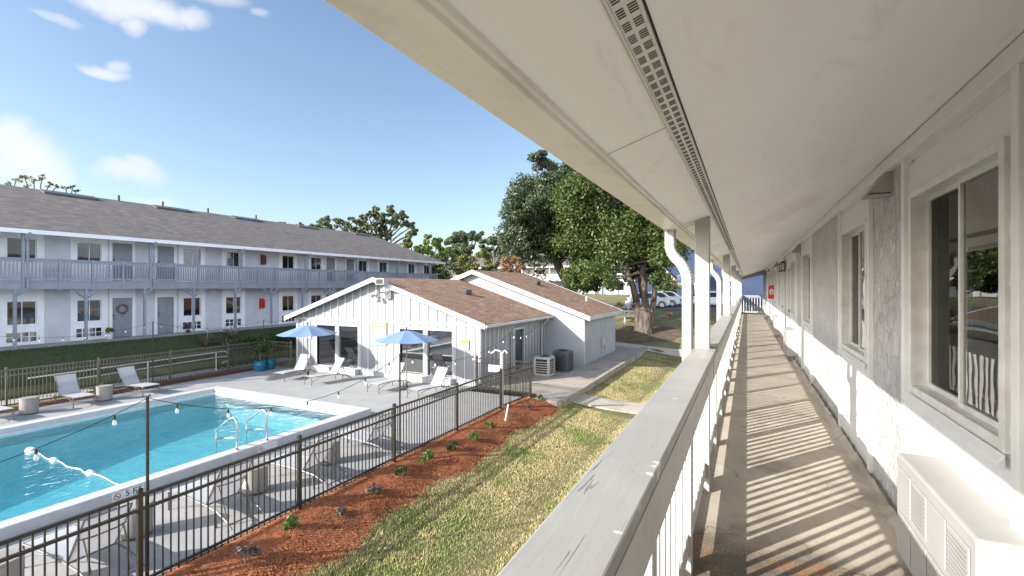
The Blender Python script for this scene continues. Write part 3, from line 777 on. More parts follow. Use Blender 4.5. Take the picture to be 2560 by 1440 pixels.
# wall lanterns by the doors
def lantern(y):
    b = MB(); z = 4.35+.42; x = XW-.11
    b.box(XW-.025, XW, y-.05, y+.05, z+.0, z+.24); b.tube([(XW-.02,y,z+.22),(XW-.07,y,z+.28),(x,y,z+.25)], .012, 6)
    b.lathe([(.075,z+.2),(.07,z+.215),(.02,z+.25)], x, y, 10)
    b.lathe([(.055,z),(.06,z+.012),(.05,z+.02)], x, y, 10)
    for k in range(6):
        a = k*PI/3; b.tube([(x+.06*math.cos(a), y+.06*math.sin(a), z+.01), (x+.068*math.cos(a), y+.068*math.sin(a), z+.2)], .006, 4)
    o = obj('wall_lantern', b, M['black'], near_b)
    g = MB().lathe([(.05,z+.018),(.058,z+.2)], x, y, 12)
    obj('lamp_shade', g, M['lampglass'], o)
for y in (14.7, 15.75, 28.95): lantern(y)
# extinguisher cabinet on the wall
ex = thing('extinguisher_cabinet', 'red fire extinguisher cabinet on the wall far along the near walkway', 'extinguisher box', (XW, 21.6, 4.0))
e = MB(); e.add([(XW,21.5,4.42),(XW-.2,21.5,4.38),(XW-.23,21.5,3.86),(XW,21.5,3.86),(XW,21.75,4.42),(XW-.2,21.75,4.38),(XW-.23,21.75,3.86),(XW,21.75,3.86)],
      [(0,1,2,3),(7,6,5,4),(0,4,5,1),(1,5,6,2),(2,6,7,3)])
eb = obj('box', e, M['red'], ex, .01)
e = MB(); 
pts = [(XW-.10+.075*math.cos(a*PI/10), 21.497, 4.14+.12*math.sin(a*PI/10)) for a in range(20)]
e.add(pts, [tuple(range(20))]); obj('label_plate', e, M['signwhite'], ex)
e = MB().tube([(XW-.10,21.492,4.06),(XW-.10,21.492,4.18)], .02, 6); obj('extinguisher_symbol', e, M['red'], ex)

# ---- walkway railing
rail = thing('railing', 'long painted wood railing with wide flat cap and square balusters along the near walkway', 'railing', (-.3, 12, ZD))
ZC = 4.35-.48
posts_y = []
for k in range(len(TALL)):
    y0 = TALL[k]; y1 = TALL[k+1] if k+1 < len(TALL) else YB-.05
    if y1-y0 > 1:
        c = MB(); c.box(-.376, -.212, y0+.101, y1-.001, ZC-.038, ZC); obj('cap', c, M['cap'], rail, .005)
        c = MB(); c.box(-.345, -.275, y0+.101, y1-.001, ZC-.128, ZC-.0385); obj('nailer', c, M['cap'], rail)
        c = MB(); c.box(-.274, -.236, y0+.101, y1-.001, ZC-.262, ZC-.100); obj('upper_rail', c, M['baluster'], rail, .004)
        c = MB(); c.box(-.330, -.29, y0+.101, y1-.001, ZD+.115, ZD+.235); obj('lower_rail', c, M['baluster'], rail, .004)
    for j in range(4):
        y = y0+j*1.2
        if j and y < YB-.3:
            c = MB(); c.box(-.352, -.276, y, y+.09, 2.44, ZC-.13); obj('rail_post', c, M['baluster'], rail, .004)
        posts_y.append(y)
bs = []
for y in posts_y:
    for i in range(1, 8):
        yy = y+.09+i*(1.11/8)
        if yy < YB-.1: bs.append(yy)
b0 = MB().box(-.318, -.282, -.018, .018, ZD+.15, ZC-.13)
bm = None
bs_near = sorted([y for y in bs if y > .6])[:100]
bs_rest = [y for y in bs if y not in bs_near]
for i, y in enumerate(bs_near):
    if bm is None:
        bm = obj('baluster', MB().box(-.313,-.289,y-.016,y+.016,ZD+.2,ZC-.14), M['baluster'], rail); y_first = y
    else:
        o = bm.copy(); COL.objects.link(o); o.location = (0, y-y_first, 0)
mb = MB()
for y in bs_rest: mb.box(-.313,-.289,y-.016,y+.016,ZD+.2,ZC-.14)
obj('balusters', mb, M['baluster'], rail, kind='stuff')
er = thing('railing', 'short dark railing across the far end of the near walkway', 'railing', (.3, YB, ZD))
e = MB(); e.box(-.25, XW-.1, YB-.1, YB-.04, ZC-.16, ZC-.02); obj('upper_rail', e, M['grey_paint'], er)
e = MB(); e.box(-.25, XW-.1, YB-.09, YB-.05, ZD+.1, ZD+.19); obj('lower_rail', e, M['baluster'], er)
for i in range(8):
    e = MB(); y = YB-.07; x = -.18+i*.14; e.box(x-.018, x+.018, y-.018, y+.018, ZD+.19, ZC-.16); obj('baluster', e, M['baluster'], er)

# ------------------------------------------------------------ the long building across the court
XL, XBk, ZT, ZL = -29.4, -28.2, 1.70, 4.55
YL0, YL1 = 3.9, 41.0
far_b = thing('apartment_building', 'long two storey blue grey apartment building behind the pool with shingle roof and balcony', 'building', (-38, 22, 1.7))
def lpan(y):
    return [('W',9.0,10.45),('S',10.45,11.48),('W',11.48,12.92),('D',13.05,14.15),('S',14.15,15.15),('D',15.15,16.22),('W',16.4,17.85),('S',17.85,18.93),('W',18.93,20.4),('S',20.4,22.85)]
LP = [('S',3.9,4.9),('W',4.95,6.4),('S',6.4,9.0)]
for k in range(3):
    LP += [(t, a+14*k, b+14*k) for t, a, b in lpan(0) if b+14*k < 41]
full = []; last = YL0
for (t, a, b) in LP:
    if a-last > .02: full.append(('S', last, a))
    full.append((t, a, b)); last = b
full.append(('S', last, YL1))
facade(far_b, XL, 1, ZL, 2.62, full, False, 'none', M['stuccoL'], M['whiteL'], M['whiteL'])
facade(far_b, XL, 1, ZT, 2.6, full, False, 'grille', M['stuccoL'], M['whiteL'], M['whiteL'])
d = MB(); d.box(XL, XBk, YL0, YL1, 4.30, ZL); obj('balcony_floor', d, M['grey_paint'], far_b)
d = MB(); d.box(XBk-.01, XBk+.03, YL0, YL1, 4.23, 4.62); d.box(XBk-.01, XBk+.055, YL0, YL1, 4.56, 4.60); obj('balcony_fascia', d, M['grey_paint'], far_b)
rzL = lambda x: 6.79+.3354*(-28.0-x)
d = MB(); d.prism([(-27.95, 6.80), (-38, rzL(-38)), (-48, 6.8), (-48, 6.62), (-38, rzL(-38)-.14), (-27.95, 6.66)], 1, YL0-.4, YL1+.4)
obj('roof', d, M['roof_grey'], far_b)
d = MB(); d.box(-27.96, -27.90, YL0-.4, YL1+.4, 6.64, 6.82); obj('fascia', d, M['whiteL'], far_b)
d = MB(); d.prism([(-27.96,6.655),(XL-.1,6.655+.3354*(1.54)),(XL-.1,6.675+.3354*1.54),(-27.96,6.675)], 1, YL0, YL1); obj('soffit', d, M['whiteL'], far_b)
d = MB()
for yy in (YL0, YL1-.15):
    d.add([(XL,yy,1.0),(XL,yy,7.1),(-38,yy,rzL(-38)-.12),(-46.6,yy,7.1),(-46.6,yy,1.0),(XL,yy+.15,1.0),(XL,yy+.15,7.1),(-38,yy+.15,rzL(-38)-.12),(-46.6,yy+.15,7.1),(-46.6,yy+.15,1.0)],
          [(0,1,2,3,4),(9,8,7,6,5)])
d.box(-46.6,-46.4,YL0,YL1,1,7)
obj('end_wall', d, M['stuccoL'], far_b)
rp = [9.36+2.47*.5*k for k in range(-4, 26)]
for k, y in enumerate(rp):
    if not (YL0+.1 < y < YL1): continue
    tall = (k % 4 == 0)
    d = MB(); d.box(XBk-.04, XBk+.06, y-.05, y+.05, 4.20, 6.68 if tall else ZL+1.06); obj('balcony_post', d, M['grey_paint'], far_b)
    if tall:
        d = MB(); d.tube([(-27.9,y+.12,6.7),(-27.95,y+.12,6.5),(XBk+.1,y+.12,6.3),(XBk+.1,y+.12,4.3),(XBk+.12,y-.1,4.1),(XBk+.02,y-.25,3.9),(XBk+.02,y-.25,1.72)], .055, 6)
        obj('downspout', d, M['grey_paint'], far_b)
    y1 = y+1.235
    if y1 < YL1:
        d = MB(); d.box(XBk-.03, XBk+.05, y+.05, y1-.05, ZL+.98, ZL+1.04); d.box(XBk-.02, XBk+.02, y+.05, y1-.05, ZL+.86, ZL+.98); d.box(XBk-.02, XBk+.02, y+.05, y1-.05, ZL+.1, ZL+.19)
        for i in range(1, 9): yy = y+.05+i*1.135/9; d.box(XBk-.018, XBk+.018, yy-.02, yy+.02, ZL+.1, ZL+.9)
        obj('balcony_railing', d, M['grey_paint'], far_b)
for k in range(16):
    y = 9.1+2.47*(k-2)
    if not (YL0+.1 < y < YL1): continue
    d = MB(); d.box(XBk-.05, XBk+.05, y-.05, y+.05, 1.68, 4.25)
    if k % 2 == 1:
        for s_ in (-1, 1): d.tube([(XBk, y, 3.75), (XBk, y+s_*.62, 4.27)], .045, 4)
    obj('ground_post', d, M['grey_paint'], far_b)
for (px, ln) in ((180,2.6),(437,2.4),(622,2.4),(772,2.2),(907,2.2)):
    a = (px-1280)/F; k_ = (CS+SN*a)/(SN-CS*a); xr = -37.0; y = -xr*k_
    d = MB(); z = rzL(xr); d.prism([(xr+.05, z+.0), (xr+.05, z+.10), (xr-.5, z+.30), (xr-.7, z+.2)], 1, y-ln/2, y+ln/2)
    obj('roof_vent', d, M['asphalt'], far_b)
for px in (297, 407, 520, 640):
    a = (px-1280)/F; k_ = (CS+SN*a)/(SN-CS*a); xr = -37.8; y = -xr*k_
    obj('vent_pipe', MB().tube([(xr, y, rzL(xr)-.1), (xr, y, rzL(xr)+.38)], .07, 8), M['asphalt'], far_b)
for (y, z) in ((14.65, ZT+1.95), (15.0+13.4, ZT+1.95)):
    b = MB(); b.box(XL, XL+.1, y-.06, y+.06, z, z+.2); o = obj('wall_lantern', b, M['lampglass'], far_b)
for y in (10.7, 18.4, 24.7):
    b = MB(); b.prism([(XL, ZT+2.3), (XL+.2, ZT+2.3), (XL, ZT+2.55)], 1, y-.25, y+.1); obj('vent_hood', b, M['whiteL'], far_b)
# cabinets, wreath, pots of the far building
def cabinet(y, z, m, label):
    t = thing('extinguisher_cabinet', label, 'extinguisher box', (XL, y, z), None)
    b = MB(); b.prism([(XL, z), (XL+.2, z+.05), (XL+.2, z+.6), (XL, z+.7)], 1, y-.15, y+.15); obj('box', b, m, t, .01)
    b = MB(); b.box(XL+.2, XL+.206, y-.1, y+.1, z+.15, z+.5); obj('door_panel', b, M['lamp_red'] if m is M['red'] else M['black'], t)
cabinet(21.6, ZT+1.15, M['red'], 'red extinguisher cabinet on the ground floor wall of the long building')
cabinet(21.7, ZL+1.25, mat('maroon_enamel', (.10,.02,.025), None, 4, .4), 'dark red extinguisher cabinet on the balcony wall of the long building')
w = MB(); yc, zc = 13.6, ZT+1.47
w.tube([(XL+.02+.03*math.sin(a*5), yc+.22*math.cos(a*PI/12), zc+.22*math.sin(a*PI/12)) for a in range(25)], [.05+.015*math.sin(a*7) for a in range(25)], 7)
tag(obj('wreath', w, mat('dried_wreath', (.25,.12,.08), (.12,.07,.06), 18, .9), None), 'round dried flower wreath hung on a grey ground floor door', 'wreath')
# ------------------------------------------------------------ clubhouse and annex
CX, CY0, CY1 = -15.9, 17.9, 25.3
club = thing('clubhouse', 'white board and batten pool clubhouse with gable front and brown shingle roof', 'clubhouse', (CX, 20, 0))
rc = lambda x: 4.77-.333*abs(x-CX)
def gable_wall(x0, x1, y0, y1, top, holes=()):
    """gable end as cells between breakpoints so that openings stay open"""
    mb = MB()
    xs = uniq([x0, x1, CX], [h for hh in holes for h in hh[:2]])
    for a, b in zip(xs, xs[1:]):
        cs = [h for h in holes if h[0] <= a+1e-6 and b <= h[1]+1e-6]
        segs = [(0, None)] if not cs else [(0, cs[0][2]), (cs[0][3], None)]
        for z0, z1 in segs:
            if z1 is None:
                za, zb = top(a)-.06, top(b)-.06
            else: za = zb = z1
            mb.add([(a,y0,z0),(b,y0,z0),(b,y0,zb),(a,y0,za),(a,y1,z0),(b,y1,z0),(b,y1,zb),(a,y1,za)],
                   [(0,1,2,3),(7,6,5,4),(0,4,5,1),(3,2,6,7),(0,3,7,4),(1,5,6,2)])
    return mb
WH = [(-20.0,-17.2,.32,2.36), (-14.6,-11.7,.32,2.36)]
obj('gable_wall', gable_wall(-21.5,-10.3,CY0,CY0+.15,rc,WH), M['clubgrey'], club)
sw = MB(); dy0, dy1 = 21.3, 22.35
for (a, b, z0, z1) in ((CY0+.151, dy0, 0, 2.8), (dy1, CY1, 0, 2.8), (dy0, dy1, 2.2, 2.8)): sw.box(-10.45, -10.3, a, b, z0, z1)
obj('side_wall', MB().box(-21.5,-21.35,CY0+.151,CY1,0,2.8), M['clubgrey'], club)
obj('side_wall', sw, M['clubgrey'], club)
bt = MB()
x = -21.5+.45
k = 0
while x < -10.4:
    z = .2
    blocked = [h for h in WH if h[0]-.14 < x < h[1]+.14]
    lo = blocked[0][3]+.12 if blocked else .2
    for (a, b) in ((lo, 2.60), (2.74, rc(x)-.08)):
        if b-a > .08: bt.box(x-.03, x+.03, CY0-.028, CY0+.001, a, b)
    x += .5
obj('batten', bt, M['clubwhite'], club); bt = MB()
y = CY0+.45
while y < CY1:
    if y > dy1 and y-.4 <= dy1+.12 and bt.v: obj('batten', bt, M['clubwhite'], club); bt = MB()
    if not (dy0-.12 < y < dy1+.12): bt.box(-10.301, -10.272, y-.03, y+.03, .18, 2.62)
    y += .4
obj('batten', bt, M['clubwhite'], club)
tb = MB(); tb.box(-21.5,-10.3,CY0-.03,CY0+.001,2.605,2.735); tb.box(-21.5,-10.3,CY0-.032,CY0+.001,0,.19); tb.box(-21.53,-21.38,CY0-.034,CY0+.002,.0,2.75); tb.box(-10.44,-10.266,CY0-.034,CY0+.12,0,2.78)
tb.box(-10.301,-10.27,CY0+.121,CY1,0,.18); tb.box(-10.301,-10.27,CY0+.121,CY1,2.62,2.76)
obj('trim_board', tb, M['clubwhite'], club, .004)
for (x0, x1, z0, z1) in WH:
    f = MB(); t = .13
    f.box(x0-t, x0, CY0-.045, CY0+.1, z0-.1, z1+t); f.box(x1, x1+t, CY0-.045, CY0+.1, z0-.1, z1+t)
    f.box(x0, x1, CY0-.045, CY0+.1, z1, z1+t); f.box(x0, x1, CY0-.05, CY0+.1, z0-.1, z0)
    xm = (x0+x1)/2; f.box(xm-.12, xm+.12, CY0-.04, CY0+.1, z0, z1)
    w = obj('window', f, M['clubwhite'], club, .004)
    for (a, b) in ((x0, xm-.12), (xm+.12, x1)):
        q = MB(); q.add([(a,CY0+.06,z0),(b,CY0+.06,z0),(b,CY0+.06,z1),(a,CY0+.06,z1)], [(0,1,2,3)]); obj('pane', q, M['glassd'], w)
    # low ledge of painted blocks under the window
    l = MB(); xx = x0-.1
    while xx < x1: l.box(xx+.005, min(xx+.46, x1+.12), CY0-.36, CY0-.052, .03, .30); xx += .47
    obj('block_ledge', l, M['clubwhite'], club, .015)
f = MB(); f.box(-10.3,-10.255,dy0-.1,dy0,0,2.3); f.box(-10.3,-10.255,dy1,dy1+.1,0,2.3); f.box(-10.3,-10.255,dy0,dy1,2.2,2.3)
dr = obj('glass_door', f, M['clubwhite'], club)
q = MB(); q.add([(-10.38,dy0,.03),(-10.38,dy1,.03),(-10.38,dy1,2.2),(-10.38,dy0,2.2)], [(0,1,2,3)]); obj('pane', q, M['glassd'], dr)
def gable_roof(ridge_x, top, x0, x1, y0, y1, th=.13):
    mb = MB(); mb.prism([(x0, top(x0)), (ridge_x, top(ridge_x)), (x1, top(x1)), (x1, top(x1)-th), (ridge_x, top(ridge_x)-th), (x0, top(x0)-th)], 1, y0, y1)
    return mb
obj('roof', gable_roof(CX, rc, -21.95, -9.85, CY0-.4, CY1-.05), M['roof_brown'], club)
bg = MB()
for (xa, xb) in ((-21.98,CX),(CX,-9.82)):
    ya, yb = CY0-.435, CY0-.402
    bg.add([(xa,ya,rc(xa)-.2),(xb,ya,rc(xb)-.2),(xb,ya,rc(xb)+.02),(xa,ya,rc(xa)+.02),(xa,yb,rc(xa)-.2),(xb,yb,rc(xb)-.2),(xb,yb,rc(xb)+.02),(xa,yb,rc(xa)+.02)],
           [(0,1,2,3),(7,6,5,4),(0,4,5,1),(3,2,6,7),(0,3,7,4),(1,5,6,2)])
obj('bargeboard', bg, M['clubwhite'], club)
gz = rc(-9.85)
g = MB(); g.box(-9.85,-9.73,CY0-.4,CY1,gz-.15,gz-.03); g.box(-9.9,-9.85,CY0-.4,CY1,gz-.17,gz-.02); obj('gutter', g, M['clubwhite'], club, .01)
sf2 = MB(); sf2.box(-10.28,-9.9,CY0-.4,CY1,gz-.16,gz-.14); obj('soffit', sf2, M['clubwhite'], club)
def lowvent(x, y, rfun, parent):
    b = MB(); z = rfun(x); b.box(x-.25, x+.28, y-.28, y+.28, z-.06, z+.16); return obj('roof_vent', b, M['black'], parent, .02)
lowvent(-13.6, 22.0, rc, club)
obj('downspout', MB().tube([(-9.8,24.6,gz-.1),(-9.95,24.6,gz-.35),(-10.22,24.62,gz-.6),(-10.22,24.6,.1)], .05, 6), M['clubwhite'], club)
# floodlight and camera cluster under the peak
fl = thing('floodlight', 'grey floodlight box and twin lamp heads fixed below the clubhouse gable peak', 'floodlight', (-15.2, CY0-.2, 4.4))
b = MB(); b.box(-15.45,-14.95,CY0-.75,CY0-.42,4.42,4.72); obj('lamp_housing', b, M['ivory'], fl, .02)
b = MB(); b.box(-15.4,-15.0,CY0-.752,CY0-.745,4.46,4.68); obj('lens', b, M['car_glass'], fl)
b = MB(); b.tube([(-15.5,CY0-.03,4.05),(-15.55,CY0-.3,4.05),(-15.5,CY0-.45,4.2),(-15.3,CY0-.5,4.45)], .025, 6); b.box(-15.35,-15.05,CY0-.12,CY0-.03,3.75,4.15); b.tube([(-15.9,CY0-.05,3.95),(-16.05,CY0-.2,3.9)], .02, 6); b.tube([(-15.9,CY0-.06,4.6),(-15.9,CY0-.06,3.9)], .025, 6)
obj('bracket', b, M['frame_metal'], fl)
for (x, z) in ((-16.1,3.88),(-15.72,3.80)):
    b = MB(); b.tube([(x,CY0-.12,z+.06),(x-.02,CY0-.32,z-.05)], [.05,.10], 10); obj('lamp_head', b, M['ivory'], fl)
# signs on the front
def sign(x0, x1, z0, z1, split, label, lines, head):
    t = thing('sign', label, 'sign', ((x0+x1)/2, CY0, z0)); y = CY0-.05
    b = MB(); b.box(x0, x1, y, y+.02, z0, z1); obj('panel', b, M['signgrey'] if head else M['signwhite'], t)
    b = MB(); b.box(x0, x1, y-.008, y-.001, split, z1); obj('header', b, M['yellow'], t)
    b = MB(); h = z1-split; n = 8 if head else 5
    for i in range(n):
        a = x0+(x1-x0)*(.1+.8*i/n); w = (x1-x0)*.8/n
        b.box(a, a+w*.72, y-.012, y-.009, split+h*.28, split+h*(.66+.06*(i % 2)))
    if head: obj('header_mark', b, M['signwhite'], t)
    b = MB(); rnd = random.Random(4)
    zz = split-.08
    while zz > z0+.05:
        w = (x1-x0)*(.45+.35*rnd.random()); cx = (x0+x1)/2; b.box(cx-w/2, cx+w/2, y-.004, y-.001, zz-.03, zz); zz -= .085
    obj('text_line', b, M['signwhite'] if head else M['signgrey'], t)
sign(-16.3,-15.4,1.55,2.62,2.38,'tall grey rules board with yellow header between the clubhouse windows', 9, True)
sign(-11.22,-10.84,1.60,2.0,1.86,'small white notice with yellow top right of the clubhouse windows', 3, False)
sign(-20.75,-20.42,1.62,1.98,1.86,'small pale notice with yellow top left of the clubhouse windows', 3, False)

AX, AY0, AY1 = -14.9, 25.3, 32.2
ann = thing('annex', 'plain rendered annex with brown gable roof behind the clubhouse', 'annex', (AX, 29, 0))
ra = lambda x: 5.34-.356*abs(x-AX)
w = MB()
for (a, b) in ((-22,AX),(AX,-8)):
    for (y0, y1) in ((AY0,AY0+.15),(AY1-.15,AY1)):
        w.add([(a,y0,0),(b,y0,0),(b,y0,ra(b)-.08),(a,y0,ra(a)-.08),(a,y1,0),(b,y1,0),(b,y1,ra(b)-.08),(a,y1,ra(a)-.08)],
              [(0,1,2,3),(7,6,5,4),(0,4,5,1),(3,2,6,7),(0,3,7,4),(1,5,6,2)])
w.box(-8.15,-8.0,AY0+.151,AY1-.151,0,2.83); w.box(-22,-21.85,AY0+.151,AY1-.151,0,2.75)
obj('wall', w, M['annex'], ann)
obj('roof', gable_roof(AX, ra, -22.4, -7.6, AY0-.35, AY1+.3, .12), M['roof_brown'], ann)
bg = MB()
for (xa, xb) in ((-22.44,AX),(AX,-7.56)):
    for (ya, yb) in ((AY0-.39,AY0-.352),(AY1+.302,AY1+.33)):
        bg.add([(xa,ya,ra(xa)-.24),(xb,ya,ra(xb)-.24),(xb,ya,ra(xb)+.02),(xa,ya,ra(xa)+.02),(xa,yb,ra(xa)-.24),(xb,yb,ra(xb)-.24),(xb,yb,ra(xb)+.02),(xa,yb,ra(xa)+.02)],
           [(0,1,2,3),(7,6,5,4),(0,4,5,1),(3,2,6,7),(0,3,7,4),(1,5,6,2)])
bg.box(-7.6,-7.56,AY0-.35,AY1+.3,ra(-7.6)-.22,ra(-7.6)-.005)
obj('bargeboard', bg, M['clubwhite'], ann)
cb_ = MB(); cb_.box(-8.02,-7.98,AY0-.02,AY0+.05,0,2.8); obj('corner_trim', cb_, M['clubwhite'], ann)
lowvent(-12.6, 29.2, ra, ann)
obj('vent_pipe', MB().tube([(-9.4,30.2,ra(-9.4)-.1),(-9.4,30.2,ra(-9.4)+.3)], .06, 8), M['condenser'], ann)
b = MB(); b.box(-7.998,-7.85,28.6,29.0,.75,1.25); b.tube([(-7.93,28.8,.8),(-7.93,28.8,.03)], .03, 6); b.box(-7.998,-7.9,29.5,29.65,.5,.85); b.tube([(-7.95,29.57,.5),(-7.95,29.57,.03)], .025, 6)
obj('meter_box', b, M['condenser'], ann, .01)
# condensers
def condenser(x, y, r, h, sq, m, m2, label):
    t = thing('condenser_unit', label, 'condenser', (x, y, .03)); n = 8 if not sq else 4
    ro = PI/4 if sq else PI/8
    def ring(r0, z): return [(x+r0*math.cos(2*PI*i/32), y+r0*math.sin(2*PI*i/32), z) for i in range(32)]
    def sqp(a):       # rounded square radius
        c, s = abs(math.cos(a)), abs(math.sin(a)); return 1/max((c**6+s**6)**(1/6), .01)
    def solid(rr, z0, z1):
        mb = MB(); N = 40
        for z in (z0, z1): mb.v += [(x+rr*sqp(2*PI*i/N)*math.cos(2*PI*i/N)*.92, y+rr*sqp(2*PI*i/N)*math.sin(2*PI*i/N)*.92, z) for i in range(N)]
        mb.f += [tuple(range(N))[::-1], tuple(range(N, 2*N))]+[(i,(i+1)%N,(i+1)%N+N,i+N) for i in range(N)]
        return mb
    obj('coil', solid(r*.93, .05, h-.05), M['black'], t)
    c = solid(r, .03, .12); k = solid(r, h-.1, h); c.add(k.v, k.f)
    for i in range(4):
        a = PI/4+i*PI/2; rr = r*sqp(a)*.92; c.box(x+rr*math.cos(a)*.93-.05, x+rr*math.cos(a)*.93+.05, y+rr*math.sin(a)*.93-.05, y+rr*math.sin(a)*.93+.05, .1, h-.1)
    obj('casing', c, m, t)
    lv = MB()
    z = .2
    while z < h-.15:
        k = solid(r*.985, z, z+.035); lv.add(k.v, k.f); z += .115
    obj('louvre', lv, m2, t)
    g = MB()
    for q in range(1, 6): g.tube([(x+r*.14*q*math.cos(i*PI/12), y+r*.14*q*math.sin(i*PI/12), h+.02) for i in range(25)], .006, 4)
    obj('fan_guard', g, M['black'], t)
condenser(-8.95, 21.9, .46, .92, True, M['condenser'], M['condenser'], 'beige louvred air conditioning condenser, nearer of the two beside the clubhouse')
condenser(-8.5, 23.3, .48, 1.05, True, M['condenser_dark'], M['condenser_dark'], 'dark blue grey condenser, behind the beige one beside the annex')

# ------------------------------------------------------------ picket fences
def fence(label, pts, posts, h=1.37, m=None, zoff=0, near_first=None, group=None, sp=.111):
    """pts: polyline; posts: distances along it"""
    m = m or M['dark_metal']
    P = [Vector(p) for p in pts]; L = [0]
    for a, b in zip(P, P[1:]): L.append(L[-1]+(b-a).length)
    def at(t):
        for i in range(len(P)-1):
            if t <= L[i+1]+1e-6:
                k = (t-L[i])/(L[i+1]-L[i]); return P[i].lerp(P[i+1], k), (P[i+1]-P[i]).normalized()
        return P[-1], (P[-1]-P[-2]).normalized()
    mid = at(L[-1]/2)[0]
    t = thing('fence', label, 'fence', (mid.x, mid.y, zoff), group)
    for d in posts:
        p, _ = at(d); b = MB(); b.box(p.x-.032, p.x+.032, p.y-.032, p.y+.032, zoff-.1, zoff+h+.07)
        b.add([(p.x-.038,p.y-.038,zoff+h+.07),(p.x+.038,p.y-.038,zoff+h+.07),(p.x+.038,p.y+.038,zoff+h+.07),(p.x-.038,p.y+.038,zoff+h+.07),(p.x,p.y,zoff+h+.095)], [(3,2,1,0),(0,1,4),(1,2,4),(2,3,4),(3,0,4)])
        obj('post', b, m, t)
    for a, b_ in zip(P, P[1:]):
        for (zz, hh) in ((h-.045,.045),(h-.245,.042),(.1,.036)):
            d = (b_-a).normalized(); n = Vector((-d.y, d.x, 0))*.021; r = MB()
            q = [a-n, b_-n, b_+n, a+n]
            r.add([(v.x,v.y,zoff+zz) for v in q]+[(v.x,v.y,zoff+zz+hh) for v in q], [(3,2,1,0),(4,5,6,7),(0,1,5,4),(1,2,6,5),(2,3,7,6),(3,0,4,7)])
            obj('rail', r, m, t)
    ds = []; d = .06
    while d < L[-1]-.03:
        if all(abs(d-q) > .045 for q in posts): ds.append(d)
        d += sp
    cam = Vector((0,0)); ds.sort(key=lambda q: (at(q)[0].xy-cam).length+(50 if (at(q)[0].y < 2.0) else 0))
    first = None
    def pk(mb, q):
        p, _ = at(q); mb.box(p.x-.009, p.x+.009, p.y-.009, p.y+.009, zoff+.04, zoff+h-.02)
    for q in ds[:100]:
        if first is None:
            b = MB(); pk(b, q); first = obj('picket', b, m, t); p0 = at(q)[0]
        else:
            o = first.copy(); COL.objects.link(o); p = at(q)[0]; o.location = first.location+Vector((p.x-p0.x, p.y-p0.y, 0))
    if len(ds) > 100:
        b = MB()
        for q in ds[100:]: pk(b, q)
        obj('pickets', b, m, t, kind='stuff')
    return t
XF = -7.78
fence('black picket fence along the mulch bed on the near side of the pool', [(XF,-1.72,0),(XF,15.0,0)], [0,2.76,5.53,8.25,11.03,13.85,16.68], 1.37, None, .02)
gate = fence('tall black picket fence panel beyond the white gate post at the pool corner', [(XF,15.12,0),(-7.6,17.2,0)], [2.05], 1.37, None, .02)
fence('short black fence between the gate post corner and the clubhouse side', [(-7.6,17.3,0),(-10.2,17.3,0)], [2.5], 1.37, None, .02)
fm = mat('fence_bronze', (.10,.09,.075), (.14,.125,.105), 6, .4)
fence('bronze picket fence behind the far loungers along the ramp', [(-23.6,-1,0),(-23.6,17.6,0)], [.3,3.0,5.7,8.4,11.1,13.8,16.5,18.55], 1.37, fm, .02)
fence('sunlit bronze fence joining the clubhouse corner behind the blue pots', [(-23.5,17.65,0),(-21.6,17.65,0)], [1.85], 1.37, fm, .02)
# white gate post, leaning stake
gp = thing('gate_post', 'stout white gate post with a small curved lamp arm at the fence', 'gate post', (XF, 15.06, 0))
b = MB(); b.box(XF-.05, XF+.05, 15.01, 15.11, -.1, 2.0); obj('shaft', b, M['post'], gp, .008)
b = MB(); b.tube([(XF,15.06,1.98),(XF-.05,15.0,2.08),(XF-.2,14.95,2.1),(XF-.35,14.92,1.98)], .025, 6); b.tube([(XF,15.06,1.98),(XF+.1,15.1,2.1),(XF+.18,15.12,2.0)], .025, 6); obj('lamp_arm', b, M['whiteL'], gp)
b = MB(); b.box(XF-.62,XF-.07,15.2,15.23,1.28,1.52); obj('sign_plate', b, M['signwhite'], gp)
sx = ray(1262, 1070, 15.6); z0 = zt(sx.x, sx.y)
b = MB(); b.tube([(sx.x,sx.y,z0-.05),(sx.x+.07,sx.y+.12,z0+.62)], [.035,.03], 8); tag(obj('stake', b, M['signwhite'], None), 'short white pipe leaning in the pine straw below the gate post', 'stake')

